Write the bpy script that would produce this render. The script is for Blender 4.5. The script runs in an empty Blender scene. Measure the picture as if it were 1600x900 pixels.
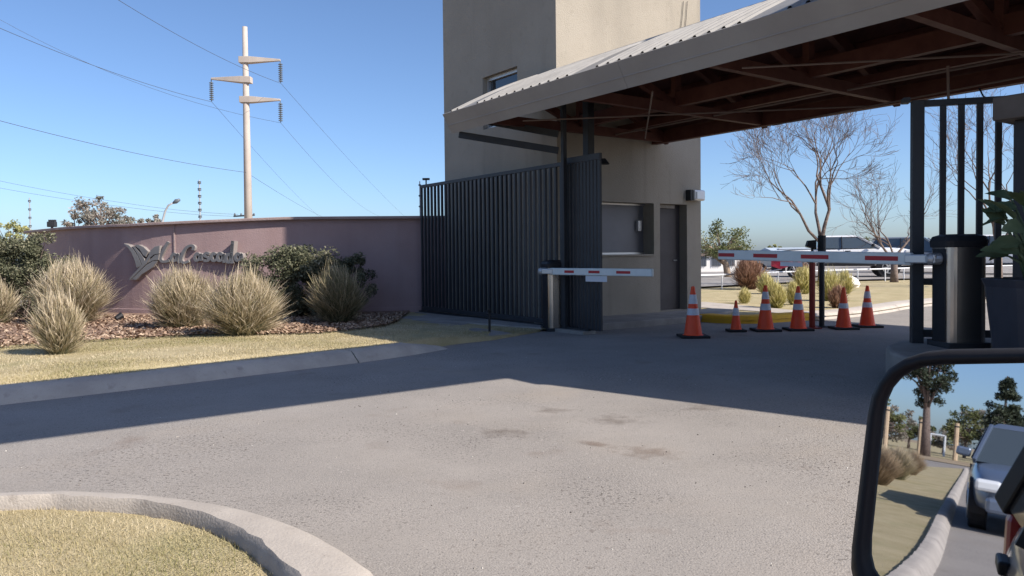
import bpy, math, random
from mathutils import Vector, Matrix, noise
random.seed(7)
R = math.radians
V = Vector
scene = bpy.context.scene
col = scene.collection

# ------------------------------------------------------------------ camera
F, CX, CY = 1200.0, 800.0, 430.5          # pixel focal length and principal point of the 1600x900 photograph
PITCH, ROLL, EYE = 1.6, -0.6, 1.2
camd = bpy.data.cameras.new('camera')
cam = bpy.data.objects.new('camera', camd)
col.objects.link(cam)
camd.sensor_fit = 'HORIZONTAL'
camd.sensor_width = 36.0
camd.lens = 36.0 * F / 1600.0
camd.shift_y = (CY - 450.0) / 1600.0
camd.clip_start = 0.02
camd.clip_end = 3000
CM = Matrix.Translation((0, 0, EYE)) @ (Matrix.Rotation(R(90 - PITCH), 4, 'X') @ Matrix.Rotation(R(ROLL), 4, 'Z'))
cam.matrix_world = CM
scene.camera = cam

# ------------------------------------------------------------------ light
SUN_AZ, SUN_EL = 118.5, 37.3               # degrees clockwise from +Y, elevation
SUNV = V((math.sin(R(SUN_AZ)) * math.cos(R(SUN_EL)), math.cos(R(SUN_AZ)) * math.cos(R(SUN_EL)), math.sin(R(SUN_EL))))
world = bpy.data.worlds.new('World')
scene.world = world
world.use_nodes = True
wn = world.node_tree
sky = wn.nodes.new('ShaderNodeTexSky')
sky.sky_type = 'NISHITA'
sky.sun_disc = False
sky.sun_elevation = R(SUN_EL)
sky.sun_rotation = R(SUN_AZ)
sky.altitude = 300
sky.air_density = 0.75
sky.dust_density = 1.35
sky.ozone_density = 5.2
wn.nodes['Background'].inputs['Strength'].default_value = 0.121
wn.links.new(sky.outputs[0], wn.nodes['Background'].inputs[0])
sund = bpy.data.lights.new('sun', 'SUN')
sund.energy = 5.0
sund.angle = R(0.55)
sund.color = (1.0, 0.93, 0.84)
sun = bpy.data.objects.new('sun', sund)
col.objects.link(sun)
sun.rotation_euler = SUNV.to_track_quat('Z', 'Y').to_euler()
scene.view_settings.view_transform = 'Standard'
scene.view_settings.look = 'None'
scene.view_settings.exposure = 0.61
scene.view_settings.gamma = 1.0
scene.view_settings.use_curve_mapping = False
scene.cycles.max_bounces = 8
scene.cycles.use_denoising = True

# ------------------------------------------------------------------ pixel helpers (where things stand on the ground)
CR = CM.to_3x3()
CO = V((0, 0, EYE))
def ray(px, py):
    return (CR @ V(((px - CX) / F, -(py - CY) / F, -1.0))).normalized()
def gp(px, py, z=0.0):
    r = ray(px, py)
    return CO + r * ((z - EYE) / r.z)
def dp(px, py, depth):
    r = ray(px, py)
    return CO + r * (depth / r.y)
def plane_hit(px, py, p0, nrm):
    r = ray(px, py)
    return CO + r * ((p0 - CO).dot(nrm) / r.dot(nrm))
def zat(px, py, depth):
    return dp(px, py, depth).z

# ------------------------------------------------------------------ materials
MATS = {}
def pmat(name, c, rough=0.8, c2=None, scale=5.0, detail=6, bump=0.0, bscale=None, metal=0.0, spec=0.3, stops=(0.35, 0.65), tone=None, coat=0.0, stretch=None, trans=0.0):
    m = bpy.data.materials.new(name)
    m.use_nodes = True
    nt = m.node_tree
    b = nt.nodes['Principled BSDF']
    b.inputs['Roughness'].default_value = rough
    b.inputs['Metallic'].default_value = metal
    b.inputs['Specular IOR Level'].default_value = spec
    if coat:
        b.inputs['Coat Weight'].default_value = coat
        b.inputs['Coat Roughness'].default_value = 0.05
    b.inputs['Base Color'].default_value = (*c, 1)
    geo = nt.nodes.new('ShaderNodeNewGeometry')
    src = geo.outputs['Position']
    if stretch:
        mp = nt.nodes.new('ShaderNodeMapping')
        mp.inputs['Scale'].default_value = stretch
        nt.links.new(src, mp.inputs['Vector'])
        src = mp.outputs[0]
    if tone:
        at = nt.nodes.new('ShaderNodeAttribute')
        at.attribute_name = 'tone'
        rp = nt.nodes.new('ShaderNodeValToRGB')
        els = rp.color_ramp.elements
        while len(els) < len(tone):
            els.new(0.5)
        for e, (p, cc) in zip(els, tone):
            e.position = p
            e.color = (*cc, 1)
        nt.links.new(at.outputs['Fac'], rp.inputs[0])
        nt.links.new(rp.outputs[0], b.inputs['Base Color'])
        if trans:
            tr = nt.nodes.new('ShaderNodeBsdfTranslucent')
            nt.links.new(rp.outputs[0], tr.inputs[0])
            mx = nt.nodes.new('ShaderNodeMixShader')
            mx.inputs[0].default_value = trans
            nt.links.new(b.outputs[0], mx.inputs[1])
            nt.links.new(tr.outputs[0], mx.inputs[2])
            nt.links.new(mx.outputs[0], nt.nodes['Material Output'].inputs[0])
    elif c2:
        n = nt.nodes.new('ShaderNodeTexNoise')
        n.inputs['Scale'].default_value = scale
        n.inputs['Detail'].default_value = detail
        n.inputs['Roughness'].default_value = 0.62
        nt.links.new(src, n.inputs['Vector'])
        rp = nt.nodes.new('ShaderNodeValToRGB')
        rp.color_ramp.elements[0].position = stops[0]
        rp.color_ramp.elements[1].position = stops[1]
        rp.color_ramp.elements[0].color = (*c, 1)
        rp.color_ramp.elements[1].color = (*c2, 1)
        nt.links.new(n.outputs['Fac'], rp.inputs[0])
        nt.links.new(rp.outputs[0], b.inputs['Base Color'])
    if bump:
        n2 = nt.nodes.new('ShaderNodeTexNoise')
        n2.inputs['Scale'].default_value = bscale or scale * 6
        n2.inputs['Detail'].default_value = 5
        nt.links.new(src, n2.inputs['Vector'])
        bp = nt.nodes.new('ShaderNodeBump')
        bp.inputs['Strength'].default_value = bump
        bp.inputs['Distance'].default_value = 0.02
        nt.links.new(n2.outputs['Fac'], bp.inputs['Height'])
        nt.links.new(bp.outputs[0], b.inputs['Normal'])
    MATS[name] = m
    return m

def layered(m, specs):
    """Extra colour layers on a material: (texture scale, low, high, colour, strength, kind)."""
    nt = m.node_tree
    b = nt.nodes['Principled BSDF']
    geo = nt.nodes.new('ShaderNodeNewGeometry')
    for (sc, lo, hi, cc, st, kind) in specs:
        lk = b.inputs['Base Color'].links
        src = lk[0].from_socket if lk else None
        if kind == 'v':
            t = nt.nodes.new('ShaderNodeTexVoronoi')
            t.inputs['Scale'].default_value = sc
            out = t.outputs['Distance']
        else:
            t = nt.nodes.new('ShaderNodeTexNoise')
            t.inputs['Scale'].default_value = sc
            t.inputs['Detail'].default_value = 4
            out = t.outputs['Fac']
        if kind == 's':
            mp = nt.nodes.new('ShaderNodeMapping')
            mp.inputs['Scale'].default_value = (1, 1, 0.08)
            nt.links.new(geo.outputs['Position'], mp.inputs[0])
            nt.links.new(mp.outputs[0], t.inputs['Vector'])
        else:
            nt.links.new(geo.outputs['Position'], t.inputs['Vector'])
        mr = nt.nodes.new('ShaderNodeMapRange')
        mr.inputs['From Min'].default_value = lo
        mr.inputs['From Max'].default_value = hi
        mr.inputs['To Max'].default_value = st
        nt.links.new(out, mr.inputs[0])
        mx = nt.nodes.new('ShaderNodeMix')
        mx.data_type = 'RGBA'
        nt.links.new(mr.outputs[0], mx.inputs['Factor'])
        if src:
            nt.links.new(src, mx.inputs['A'])
        else:
            mx.inputs['A'].default_value = b.inputs['Base Color'].default_value
        mx.inputs['B'].default_value = (*cc, 1)
        nt.links.new(mx.outputs['Result'], b.inputs['Base Color'])
    return m

def asphalt():
    m = pmat('asphalt', (0.265, 0.243, 0.223), 0.9, (0.315, 0.287, 0.262), 1.1, 8, spec=0.15)
    layered(m, [(0.35, 0.52, 0.72, (0.235, 0.215, 0.20), 0.5, 'n'),
                (95, 0.45, 0.25, (0.37, 0.335, 0.305), 0.5, 'v'),
                (150, 0.58, 0.68, (0.10, 0.092, 0.09), 0.8, 'n'),
                (85, 0.61, 0.70, (0.10, 0.092, 0.088), 0.7, 'n'),
                (1.7, 0.63, 0.74, (0.19, 0.15, 0.125), 0.5, 'n'),
                (48, 0.17, 0.09, (0.085, 0.078, 0.075), 0.8, 'v'),
                (160, 0.70, 0.80, (0.6, 0.57, 0.53), 0.55, 'n')])
    nt = m.node_tree
    b = nt.nodes['Principled BSDF']
    geo = nt.nodes.new('ShaderNodeNewGeometry')
    def nz_(sc, det=4):
        t = nt.nodes.new('ShaderNodeTexNoise'); t.inputs['Scale'].default_value = sc; t.inputs['Detail'].default_value = det
        nt.links.new(geo.outputs['Position'], t.inputs['Vector']); return t.outputs['Fac']
    def mr_(src, lo, hi, to=1.0):
        r_ = nt.nodes.new('ShaderNodeMapRange'); r_.inputs['From Min'].default_value = lo; r_.inputs['From Max'].default_value = hi; r_.inputs['To Max'].default_value = to
        nt.links.new(src, r_.inputs[0]); return r_.outputs[0]
    for (sc, lo, hi, msc, mlo, mhi, cc, st) in ((52, 0.56, 0.66, 0.75, 0.46, 0.60, (0.075, 0.066, 0.06), 0.85), (36, 0.60, 0.68, 1.3, 0.5, 0.62, (0.40, 0.37, 0.34), 0.6), (26, 0.62, 0.70, 0.5, 0.42, 0.6, (0.15, 0.125, 0.11), 0.6), (1.2, 0.5, 0.7, 0.22, 0.4, 0.6, (0.33, 0.285, 0.24), 0.5)):
        mu_ = nt.nodes.new('ShaderNodeMath'); mu_.operation = 'MULTIPLY'
        nt.links.new(mr_(nz_(sc, 3), lo, hi, st), mu_.inputs[0]); nt.links.new(mr_(nz_(msc), mlo, mhi), mu_.inputs[1])
        mx = nt.nodes.new('ShaderNodeMix'); mx.data_type = 'RGBA'
        nt.links.new(mu_.outputs[0], mx.inputs['Factor'])
        nt.links.new(b.inputs['Base Color'].links[0].from_socket, mx.inputs['A'])
        mx.inputs['B'].default_value = (*cc, 1)
        nt.links.new(mx.outputs['Result'], b.inputs['Base Color'])
    vo = nt.nodes.new('ShaderNodeTexVoronoi'); vo.inputs['Scale'].default_value = 110
    nz = nt.nodes.new('ShaderNodeTexNoise'); nz.inputs['Scale'].default_value = 130; nz.inputs['Detail'].default_value = 4
    lg = nt.nodes.new('ShaderNodeTexNoise'); lg.inputs['Scale'].default_value = 0.7
    for t in (vo, nz, lg):
        nt.links.new(geo.outputs['Position'], t.inputs['Vector'])
    mr = nt.nodes.new('ShaderNodeMapRange'); mr.inputs['From Min'].default_value = 0.38; mr.inputs['From Max'].default_value = 0.62
    mr.inputs['To Min'].default_value = 0.25; mr.inputs['To Max'].default_value = 1.0
    nt.links.new(lg.outputs['Fac'], mr.inputs[0])
    ad = nt.nodes.new('ShaderNodeMath'); ad.operation = 'SUBTRACT'
    nt.links.new(nz.outputs['Fac'], ad.inputs[0]); nt.links.new(vo.outputs['Distance'], ad.inputs[1])
    mu = nt.nodes.new('ShaderNodeMath'); mu.operation = 'MULTIPLY'
    nt.links.new(ad.outputs[0], mu.inputs[0]); nt.links.new(mr.outputs[0], mu.inputs[1])
    bp = nt.nodes.new('ShaderNodeBump'); bp.inputs['Strength'].default_value = 0.35; bp.inputs['Distance'].default_value = 0.008
    nt.links.new(mu.outputs[0], bp.inputs['Height'])
    nt.links.new(bp.outputs[0], b.inputs['Normal'])
    return m

ASPH = asphalt()
CONC = layered(pmat('kerb_concrete', (0.355, 0.318, 0.285), 0.92, (0.45, 0.405, 0.36), 3.0, 8, 0.25, 90), [(9, 0.6, 0.75, (0.2, 0.17, 0.15), 0.5, 'n'), (110, 0.62, 0.75, (0.14, 0.12, 0.11), 0.5, 'n')])
SLAB = pmat('slab_concrete', (0.24, 0.22, 0.20), 0.92, (0.34, 0.31, 0.28), 2.5, 8, 0.4, 40)
LAWN = layered(pmat('dry_lawn', (0.36, 0.295, 0.165), 0.95, (0.46, 0.385, 0.235), 2.2, 8, 0.8, 90), [(1.2, 0.52, 0.68, (0.26, 0.245, 0.115), 0.5, 'n'), (45, 0.55, 0.75, (0.54, 0.46, 0.30), 0.5, 'n'), (70, 0.6, 0.75, (0.12, 0.10, 0.05), 0.5, 'n')])
SOIL = pmat('dry_soil', (0.27, 0.20, 0.13), 0.95, (0.38, 0.30, 0.20), 0.6, 8, 0.5, 20)
MULCH = pmat('mulch', (0.17, 0.105, 0.075), 0.95, (0.30, 0.20, 0.145), 14, 8, 1.0, 60)
CHIP = pmat('wood_chip', (0.2, 0.1, 0.06), 0.9, tone=[(0, (0.15, 0.095, 0.065)), (0.5, (0.30, 0.20, 0.14)), (1, (0.47, 0.36, 0.26))])
CHIPG = pmat('grit_stone', (0.3, 0.28, 0.25), 0.9, tone=[(0, (0.07, 0.06, 0.055)), (0.6, (0.28, 0.25, 0.22)), (1, (0.55, 0.52, 0.48))])
GRAVEL = pmat('gravel', (0.22, 0.20, 0.19), 0.95, (0.32, 0.30, 0.28), 3, 8, 0.8, 60)
WALLP = layered(pmat('mauve_plaster', (0.295, 0.203, 0.198), 0.9, (0.34, 0.242, 0.235), 0.9, 8, 0.3, 45), [(1.6, 0.5, 0.75, (0.40, 0.31, 0.30), 0.4, 's'), (2.3, 0.56, 0.78, (0.24, 0.165, 0.165), 0.45, 's')])
COPE = pmat('coping_plaster', (0.27, 0.195, 0.185), 0.9, (0.36, 0.28, 0.26), 2.0, 8, 0.4, 40)
TOWERP = layered(pmat('grey_beige_render', (0.30, 0.265, 0.215), 0.92, (0.35, 0.31, 0.255), 0.6, 8, 0.45, 55), [(1.1, 0.52, 0.75, (0.23, 0.205, 0.17), 0.6, 's'), (2.6, 0.6, 0.72, (0.20, 0.18, 0.15), 0.4, 's'), (7, 0.6, 0.75, (0.26, 0.23, 0.185), 0.5, 'n')])
DKMETAL = pmat('charcoal_metal', (0.02, 0.021, 0.025), 0.6, (0.028, 0.03, 0.034), 3, spec=0.4)
GATEM = pmat('gate_paint', (0.026, 0.028, 0.033), 0.55, (0.036, 0.038, 0.044), 2, spec=0.4)
BLACKP = pmat('black_plastic', (0.014, 0.014, 0.017), 0.5, spec=0.35)
ROOFM = layered(pmat('galvanised_sheet', (0.25, 0.24, 0.225), 0.55, (0.32, 0.305, 0.285), 2, metal=0.25, spec=0.4), [(5, 0.6, 0.8, (0.25, 0.22, 0.19), 0.5, 'n')])
FASC = layered(pmat('fascia_metal', (0.26, 0.24, 0.225), 0.6, (0.30, 0.28, 0.26), 1.2, spec=0.3), [(2.5, 0.6, 0.8, (0.26, 0.235, 0.21), 0.6, 's')])
REDWOOD = pmat('red_brown_paint', (0.085, 0.028, 0.02), 0.7, (0.12, 0.045, 0.032), 4, spec=0.3)
REDCEIL = pmat('red_brown_boards', (0.075, 0.028, 0.021), 0.75, (0.10, 0.04, 0.03), 3, stretch=(6, 1, 1))
ROD = pmat('tie_rod_steel', (0.2, 0.15, 0.13), 0.6)
STEEL = pmat('stainless_steel', (0.40, 0.36, 0.33), 0.24, (0.47, 0.43, 0.39), 3, metal=1.0)
ARMW = pmat('arm_white', (0.62, 0.66, 0.64), 0.45, (0.7, 0.73, 0.71), 5, spec=0.4)
REDT = pmat('red_reflective_tape', (0.42, 0.03, 0.035), 0.5)
WHITEP = pmat('white_plate', (0.62, 0.64, 0.68), 0.5)
ORANGE = pmat('cone_orange', (0.96, 0.085, 0.03), 0.5, (0.97, 0.12, 0.04), 6, spec=0.35)
CONEW = pmat('cone_band', (0.62, 0.62, 0.66), 0.4, (0.72, 0.72, 0.75), 30)
RUBBER = pmat('rubber', (0.03, 0.03, 0.032), 0.85)
YELLOW = pmat('yellow_kerb_paint', (0.72, 0.40, 0.02), 0.7, (0.62, 0.33, 0.03), 8, 6, 0.3, 60)
REDP = pmat('red_post_paint', (0.24, 0.035, 0.025), 0.6, (0.3, 0.06, 0.04), 8)
GLASS = pmat('dark_glass', (0.02, 0.023, 0.028), 0.06, spec=0.8)
CARGL = pmat('car_glass', (0.09, 0.115, 0.135), 0.1, spec=1.0, metal=0.35)
CAPM = pmat('pillar_cap', (0.10, 0.085, 0.075), 0.7, (0.13, 0.11, 0.10), 4)
PANEL = pmat('booth_shutter', (0.20, 0.20, 0.215), 0.6, (0.23, 0.23, 0.245), 1.5)
DOORM = pmat('brown_door', (0.075, 0.065, 0.065), 0.6, (0.09, 0.08, 0.08), 3)
ALU = pmat('aluminium', (0.55, 0.55, 0.55), 0.4, metal=0.6)
POLEC = pmat('pole_concrete', (0.38, 0.33, 0.29), 0.9, (0.45, 0.395, 0.35), 0.8, 6)
INSUL = pmat('insulator_ceramic', (0.11, 0.13, 0.15), 0.4)
WIRE = pmat('wire', (0.08, 0.085, 0.10), 0.6)
BARK = pmat('bark', (0.12, 0.09, 0.08), 0.9, (0.20, 0.155, 0.135), 9, 6, 0.5, 30)
BARKP = pmat('pale_bark', (0.26, 0.19, 0.14), 0.9, (0.36, 0.28, 0.21), 7)
SIGNF = pmat('sign_grey_metal', (0.135, 0.135, 0.142), 0.5, (0.165, 0.165, 0.17), 3, spec=0.4)
SIGNE = pmat('sign_edge_metal', (0.25, 0.225, 0.215), 0.5, spec=0.4)
POT = pmat('planter_slate', (0.026, 0.029, 0.04), 0.55, (0.034, 0.037, 0.05), 4)
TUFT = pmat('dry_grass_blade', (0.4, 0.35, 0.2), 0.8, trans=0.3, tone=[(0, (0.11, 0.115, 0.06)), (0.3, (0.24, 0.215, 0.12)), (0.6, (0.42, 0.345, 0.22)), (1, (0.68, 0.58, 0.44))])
TUFTB = pmat('brown_grass_blade', (0.4, 0.35, 0.2), 0.8, trans=0.3, tone=[(0, (0.10, 0.055, 0.035)), (0.5, (0.27, 0.15, 0.10)), (1, (0.46, 0.30, 0.22))])
TUFTM = pmat('tan_grass_blade', (0.4, 0.35, 0.2), 0.8, trans=0.3, tone=[(0, (0.13, 0.10, 0.06)), (0.5, (0.34, 0.25, 0.16)), (1, (0.56, 0.44, 0.31))])
TUFTY = pmat('yellow_grass_blade', (0.4, 0.35, 0.2), 0.8, trans=0.3, tone=[(0, (0.20, 0.20, 0.06)), (0.5, (0.46, 0.42, 0.15)), (1, (0.68, 0.60, 0.33))])
BLADE = pmat('lawn_blade', (0.4, 0.35, 0.2), 0.85, trans=0.25, tone=[(0, (0.20, 0.20, 0.08)), (0.35, (0.36, 0.31, 0.165)), (0.7, (0.47, 0.395, 0.245)), (1, (0.60, 0.52, 0.37))])
LEAF = pmat('shrub_leaf', (0.1, 0.1, 0.05), 0.6, trans=0.2, tone=[(0, (0.05, 0.057, 0.033)), (0.6, (0.13, 0.135, 0.08)), (1, (0.28, 0.26, 0.175))])
LEAFG = pmat('olive_tree_leaf', (0.1, 0.1, 0.05), 0.6, trans=0.25, tone=[(0, (0.07, 0.085, 0.03)), (0.6, (0.16, 0.175, 0.07)), (1, (0.30, 0.29, 0.14))])
LEAFB = pmat('grey_brown_leaf', (0.1, 0.1, 0.05), 0.7, trans=0.25, tone=[(0, (0.15, 0.15, 0.12)), (0.6, (0.27, 0.245, 0.21)), (1, (0.42, 0.36, 0.31))])
LEAFY = pmat('yellow_green_leaf', (0.1, 0.1, 0.05), 0.7, trans=0.25, tone=[(0, (0.20, 0.22, 0.08)), (1, (0.48, 0.46, 0.22))])
PINE = pmat('pine_needle', (0.1, 0.1, 0.05), 0.7, tone=[(0, (0.018, 0.028, 0.018)), (1, (0.07, 0.085, 0.05))])
BIGLEAF = pmat('planter_leaf', (0.06, 0.09, 0.045), 0.5, (0.10, 0.13, 0.07), 8)
def paint(name, c, rough=0.28, metal=0.1):
    return pmat(name, c, rough, spec=0.5, coat=0.8, metal=metal)
CARW = paint('white_car_paint', (0.74, 0.74, 0.75))
CARS = paint('silver_blue_paint', (0.15, 0.19, 0.27), 0.32, 0.4)
CARG = paint('grey_car_paint', (0.20, 0.22, 0.25), 0.3, 0.3)
CARB = paint('rose_beige_paint', (0.25, 0.165, 0.15), 0.35, 0.2)
CARK = paint('dark_car_paint', (0.03, 0.035, 0.05), 0.3, 0.2)
REDPNT = paint('red_paint', (0.50, 0.02, 0.05), 0.35)
LAMPG = pmat('lamp_glass', (0.7, 0.72, 0.75), 0.15, spec=0.6)
TAILR = pmat('tail_lamp', (0.35, 0.02, 0.02), 0.3)
WHITEB = pmat('white_building', (0.72, 0.70, 0.67), 0.9, (0.78, 0.76, 0.73), 1)
BLUROOF = pmat('blue_grey_roof', (0.36, 0.42, 0.50), 0.6, (0.42, 0.48, 0.55), 2)
WOODP = pmat('pale_post_wood', (0.48, 0.36, 0.24), 0.85, (0.56, 0.43, 0.30), 5)
def mirror_mat():
    m = pmat('mirror_silver', (0.56, 0.58, 0.62), 0.0, metal=1.0)
    m.node_tree.nodes['Principled BSDF'].inputs['Roughness'].default_value = 0.012
    return m
MIRROR = mirror_mat()

# ------------------------------------------------------------------ mesh helpers
def wl(o):
    p = V((0, 0, 0))
    while o:
        p += o.location
        o = o.parent
    return p
class MB:
    def __init__(s):
        s.v = []; s.f = []; s.t = []
    def add(s, vs, fs, tone=None):
        k = len(s.v)
        s.v += [tuple(p) for p in vs]
        s.f += [tuple(i + k for i in f) for f in fs]
        if tone is not None:
            s.t += tone if isinstance(tone, list) else [tone] * len(vs)
        return s
    def obox(s, o, a, b, c):
        o, a, b, c = V(o), V(a), V(b), V(c)
        vs = [o, o + a, o + a + b, o + b, o + c, o + a + c, o + a + b + c, o + b + c]
        fs = [(0, 3, 2, 1), (4, 5, 6, 7), (0, 1, 5, 4), (1, 2, 6, 5), (2, 3, 7, 6), (3, 0, 4, 7)]
        if a.cross(b).dot(c) < 0:
            fs = [tuple(reversed(f)) for f in fs]
        return s.add(vs, fs)
    def box(s, c, size):
        x, y, z = size
        return s.obox((c[0] - x / 2, c[1] - y / 2, c[2] - z / 2), (x, 0, 0), (0, y, 0), (0, 0, z))
    def beam(s, p, q, w, h, up=(0, 0, 1)):
        p, q = V(p), V(q)
        d = (q - p).normalized()
        side = d.cross(V(up))
        if side.length < 1e-4:
            side = V((1, 0, 0))
        side.normalize()
        u = side.cross(d)
        return s.obox(p - side * w / 2 - u * h / 2, side * w, q - p, u * h)
    def tube(s, pts, r, n=6, caps=True, tone=None):
        pts = [V(p) for p in pts]
        rs = r if isinstance(r, (list, tuple)) else [r] * len(pts)
        vs = []; fs = []
        up = V((0, 0, 1))
        prev = None
        for i, p in enumerate(pts):
            d = (pts[min(i + 1, len(pts) - 1)] - pts[max(i - 1, 0)]).normalized()
            if prev is None:
                a = d.cross(up)
                if a.length < 0.05:
                    a = d.cross(V((1, 0, 0)))
            else:
                a = prev - d * prev.dot(d)
                if a.length < 1e-5:
                    a = d.cross(V((0.3, 1, 0)))
            a.normalize()
            prev = a
            b = d.cross(a)
            for k in range(n):
                an = 2 * math.pi * k / n
                vs.append(p + (a * math.cos(an) + b * math.sin(an)) * rs[i])
        for i in range(len(pts) - 1):
            for k in range(n):
                k2 = (k + 1) % n
                fs.append((i * n + k, i * n + k2, (i + 1) * n + k2, (i + 1) * n + k))
        if caps:
            fs.append(tuple(reversed(range(n))))
            fs.append(tuple(range((len(pts) - 1) * n, len(pts) * n)))
        return s.add(vs, fs, tone)
    def prism(s, poly, ext):
        poly = [V(p) for p in poly]
        ext = V(ext)
        n = len(poly)
        vs = poly + [p + ext for p in poly]
        nr = V((0, 0, 0))
        for i in range(n):
            nr += poly[i].cross(poly[(i + 1) % n])
        fs = [tuple(reversed(range(n))), tuple(range(n, 2 * n))] + [(i, (i + 1) % n, n + (i + 1) % n, n + i) for i in range(n)]
        if nr.dot(ext) < 0:
            fs = [tuple(reversed(f)) for f in fs]
        return s.add(vs, fs)
    def lathe(s, prof, c, n=16, sq=0):
        vs = []; fs = []
        for (r, z) in prof:
            for k in range(n):
                an = 2 * math.pi * (k + 0.5) / n
                cx, sy = math.cos(an), math.sin(an)
                if sq:
                    q = (abs(cx) ** sq + abs(sy) ** sq) ** (-1.0 / sq)
                    cx *= q; sy *= q
                vs.append((c[0] + r * cx, c[1] + r * sy, c[2] + z))
        m = len(prof)
        for i in range(m - 1):
            for k in range(n):
                k2 = (k + 1) % n
                fs.append((i * n + k, i * n + k2, (i + 1) * n + k2, (i + 1) * n + k))
        fs.append(tuple(reversed(range(n))))
        fs.append(tuple(range((m - 1) * n, m * n)))
        return s.add(vs, fs)
    def loft(s, rings, caps=True):
        n = len(rings[0])
        vs = [p for r_ in rings for p in r_]
        fs = []
        for i in range(len(rings) - 1):
            for k in range(n):
                k2 = (k + 1) % n
                fs.append((i * n + k, i * n + k2, (i + 1) * n + k2, (i + 1) * n + k))
        if caps:
            fs.append(tuple(reversed(range(n))))
            fs.append(tuple(range((len(rings) - 1) * n, len(rings) * n)))
        return s.add(vs, fs)
    def build(s, name, mat, parent=None, smooth=False, local=False, bev=0.0, sub=0, seg=2, sharp=0):
        off = wl(parent) if (parent and not local) else V((0, 0, 0))
        me = bpy.data.meshes.new(name)
        me.from_pydata([(p[0] - off.x, p[1] - off.y, p[2] - off.z) for p in s.v], [], s.f)
        if s.t and len(s.t) == len(s.v):
            a = me.attributes.new('tone', 'FLOAT', 'POINT')
            a.data.foreach_set('value', s.t)
        me.materials.append(mat)
        if smooth:
            me.polygons.foreach_set('use_smooth', [True] * len(me.polygons))
        if sharp:
            me.polygons.foreach_set('use_smooth', [True] * len(me.polygons))
            me.set_sharp_from_angle(angle=R(sharp))
        me.update()
        o = bpy.data.objects.new(name, me)
        col.objects.link(o)
        o.parent = parent
        if bev:
            md = o.modifiers.new('bevel', 'BEVEL'); md.width = bev; md.segments = seg; md.limit_method = 'ANGLE'; md.angle_limit = R(35)
        if sub:
            md = o.modifiers.new('sub', 'SUBSURF'); md.levels = sub; md.render_levels = sub
        return o
def tag(o, label, cat=None, group=None, kind=None):
    if label: o['label'] = label
    if cat: o['category'] = cat
    if group: o['group'] = group
    if kind: o['kind'] = kind
    return o
def thing(name, label, cat, loc=(0, 0, 0), group=None, rz=0.0):
    o = bpy.data.objects.new(name, None)
    col.objects.link(o)
    o.location = loc
    o.rotation_euler = (0, 0, rz)
    o.empty_display_size = 0.2
    return tag(o, label, cat, group)
def part(name, m, parent, fn, **k):
    mb = MB(); fn(mb)
    return mb.build(name, m, parent, **k)
def struct(o):
    o['kind'] = 'structure'
    return o
def copy_tree(o, parent=None):
    c = o.copy(); col.objects.link(c)
    c.parent = parent
    for ch in o.children:
        copy_tree(ch, c)
    return c
def resample(pts, step):
    pts = [V(p) for p in pts]
    out = [pts[0]]
    for a, b in zip(pts, pts[1:]):
        n = max(1, int(round((b - a).length / step)))
        for i in range(1, n + 1):
            out.append(a.lerp(b, i / n))
    return out
def smooth_path(pts, step=0.25):
    """Catmull-Rom through the points."""
    pts = [V(p) for p in pts]
    P = [pts[0] * 2 - pts[1]] + pts + [pts[-1] * 2 - pts[-2]]
    out = []
    for i in range(1, len(P) - 2):
        p0, p1, p2, p3 = P[i - 1:i + 3]
        n = max(2, int((p2 - p1).length / step))
        for k in range(n):
            t = k / n
            out.append(0.5 * ((2 * p1) + (p2 - p0) * t + (2 * p0 - 5 * p1 + 4 * p2 - p3) * t * t + (3 * p1 - p0 - 3 * p2 + p3) * t ** 3))
    out.append(pts[-1])
    return out
def inpoly(x, y, poly):
    c = False
    j = len(poly) - 1
    for i in range(len(poly)):
        xi, yi = poly[i][0], poly[i][1]; xj, yj = poly[j][0], poly[j][1]
        if (yi > y) != (yj > y) and x < (xj - xi) * (y - yi) / (yj - yi) + xi:
            c = not c
        j = i
    return c
def sheet(name, poly, z, mat):
    mb = MB()
    mb.add([(p[0], p[1], z) for p in poly], [tuple(range(len(poly)))])
    o = mb.build(name, mat)
    if o.data.polygons[0].normal.z < 0:
        o.data.flip_normals()
    return o
def kerb_run(parent, path, prof, step, mats, rough=0.0, gap=0.008, seed=1, drop=None, wide=None):
    """path = road edge, prof = [(offset to the lawn side, z)]; one object per cast length."""
    rnd = random.Random(seed)
    path = [V((p[0], p[1], 0)) for p in path]
    acc = 0.0; seg = [0]; L = [0.0]
    for a, b in zip(path, path[1:]):
        L.append(L[-1] + (b - a).length)
    rings = []
    for i, p in enumerate(path):
        d = (path[min(i + 1, len(path) - 1)] - path[max(i - 1, 0)]).normalized()
        nrm = V((-d.y, d.x, 0))
        ring = []
        for j, (o, z) in enumerate(prof):
            q = p + nrm * (o * wide(p) if (wide and o > 0) else o)
            if rough and j in rough_idx(prof):
                am = 1.0 if o > 0.2 else 0.3
                q += V((noise.noise(q * 16) * rough, noise.noise(q * 16 + V((5, 1, 0))) * rough, noise.noise(q * 22 + V((0, 9, 3))) * rough * 0.6)) * am
            sc = 1.0
            if drop:
                sc = drop(L[i] / L[-1])
            ring.append(V((q.x, q.y, z * sc + 0.0 + q.z)))
        rings.append(ring)
    i = 0; k = 0
    while i < len(path) - 1:
        j = i
        while j < len(path) - 1 and L[j] - L[i] < step:
            j += 1
        rr = [list(r_) for r_ in rings[i:j + 1]]
        d0 = (path[i + 1] - path[i]).normalized() * gap
        d1 = (path[j] - path[j - 1]).normalized() * gap
        rr[0] = [p + d0 for p in rr[0]]
        rr[-1] = [p - d1 for p in rr[-1]]
        mb = MB(); mb.loft(rr)
        mb.build('kerb_stone', mats[k % len(mats)], parent, sharp=38)
        i = j; k += 1
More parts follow.
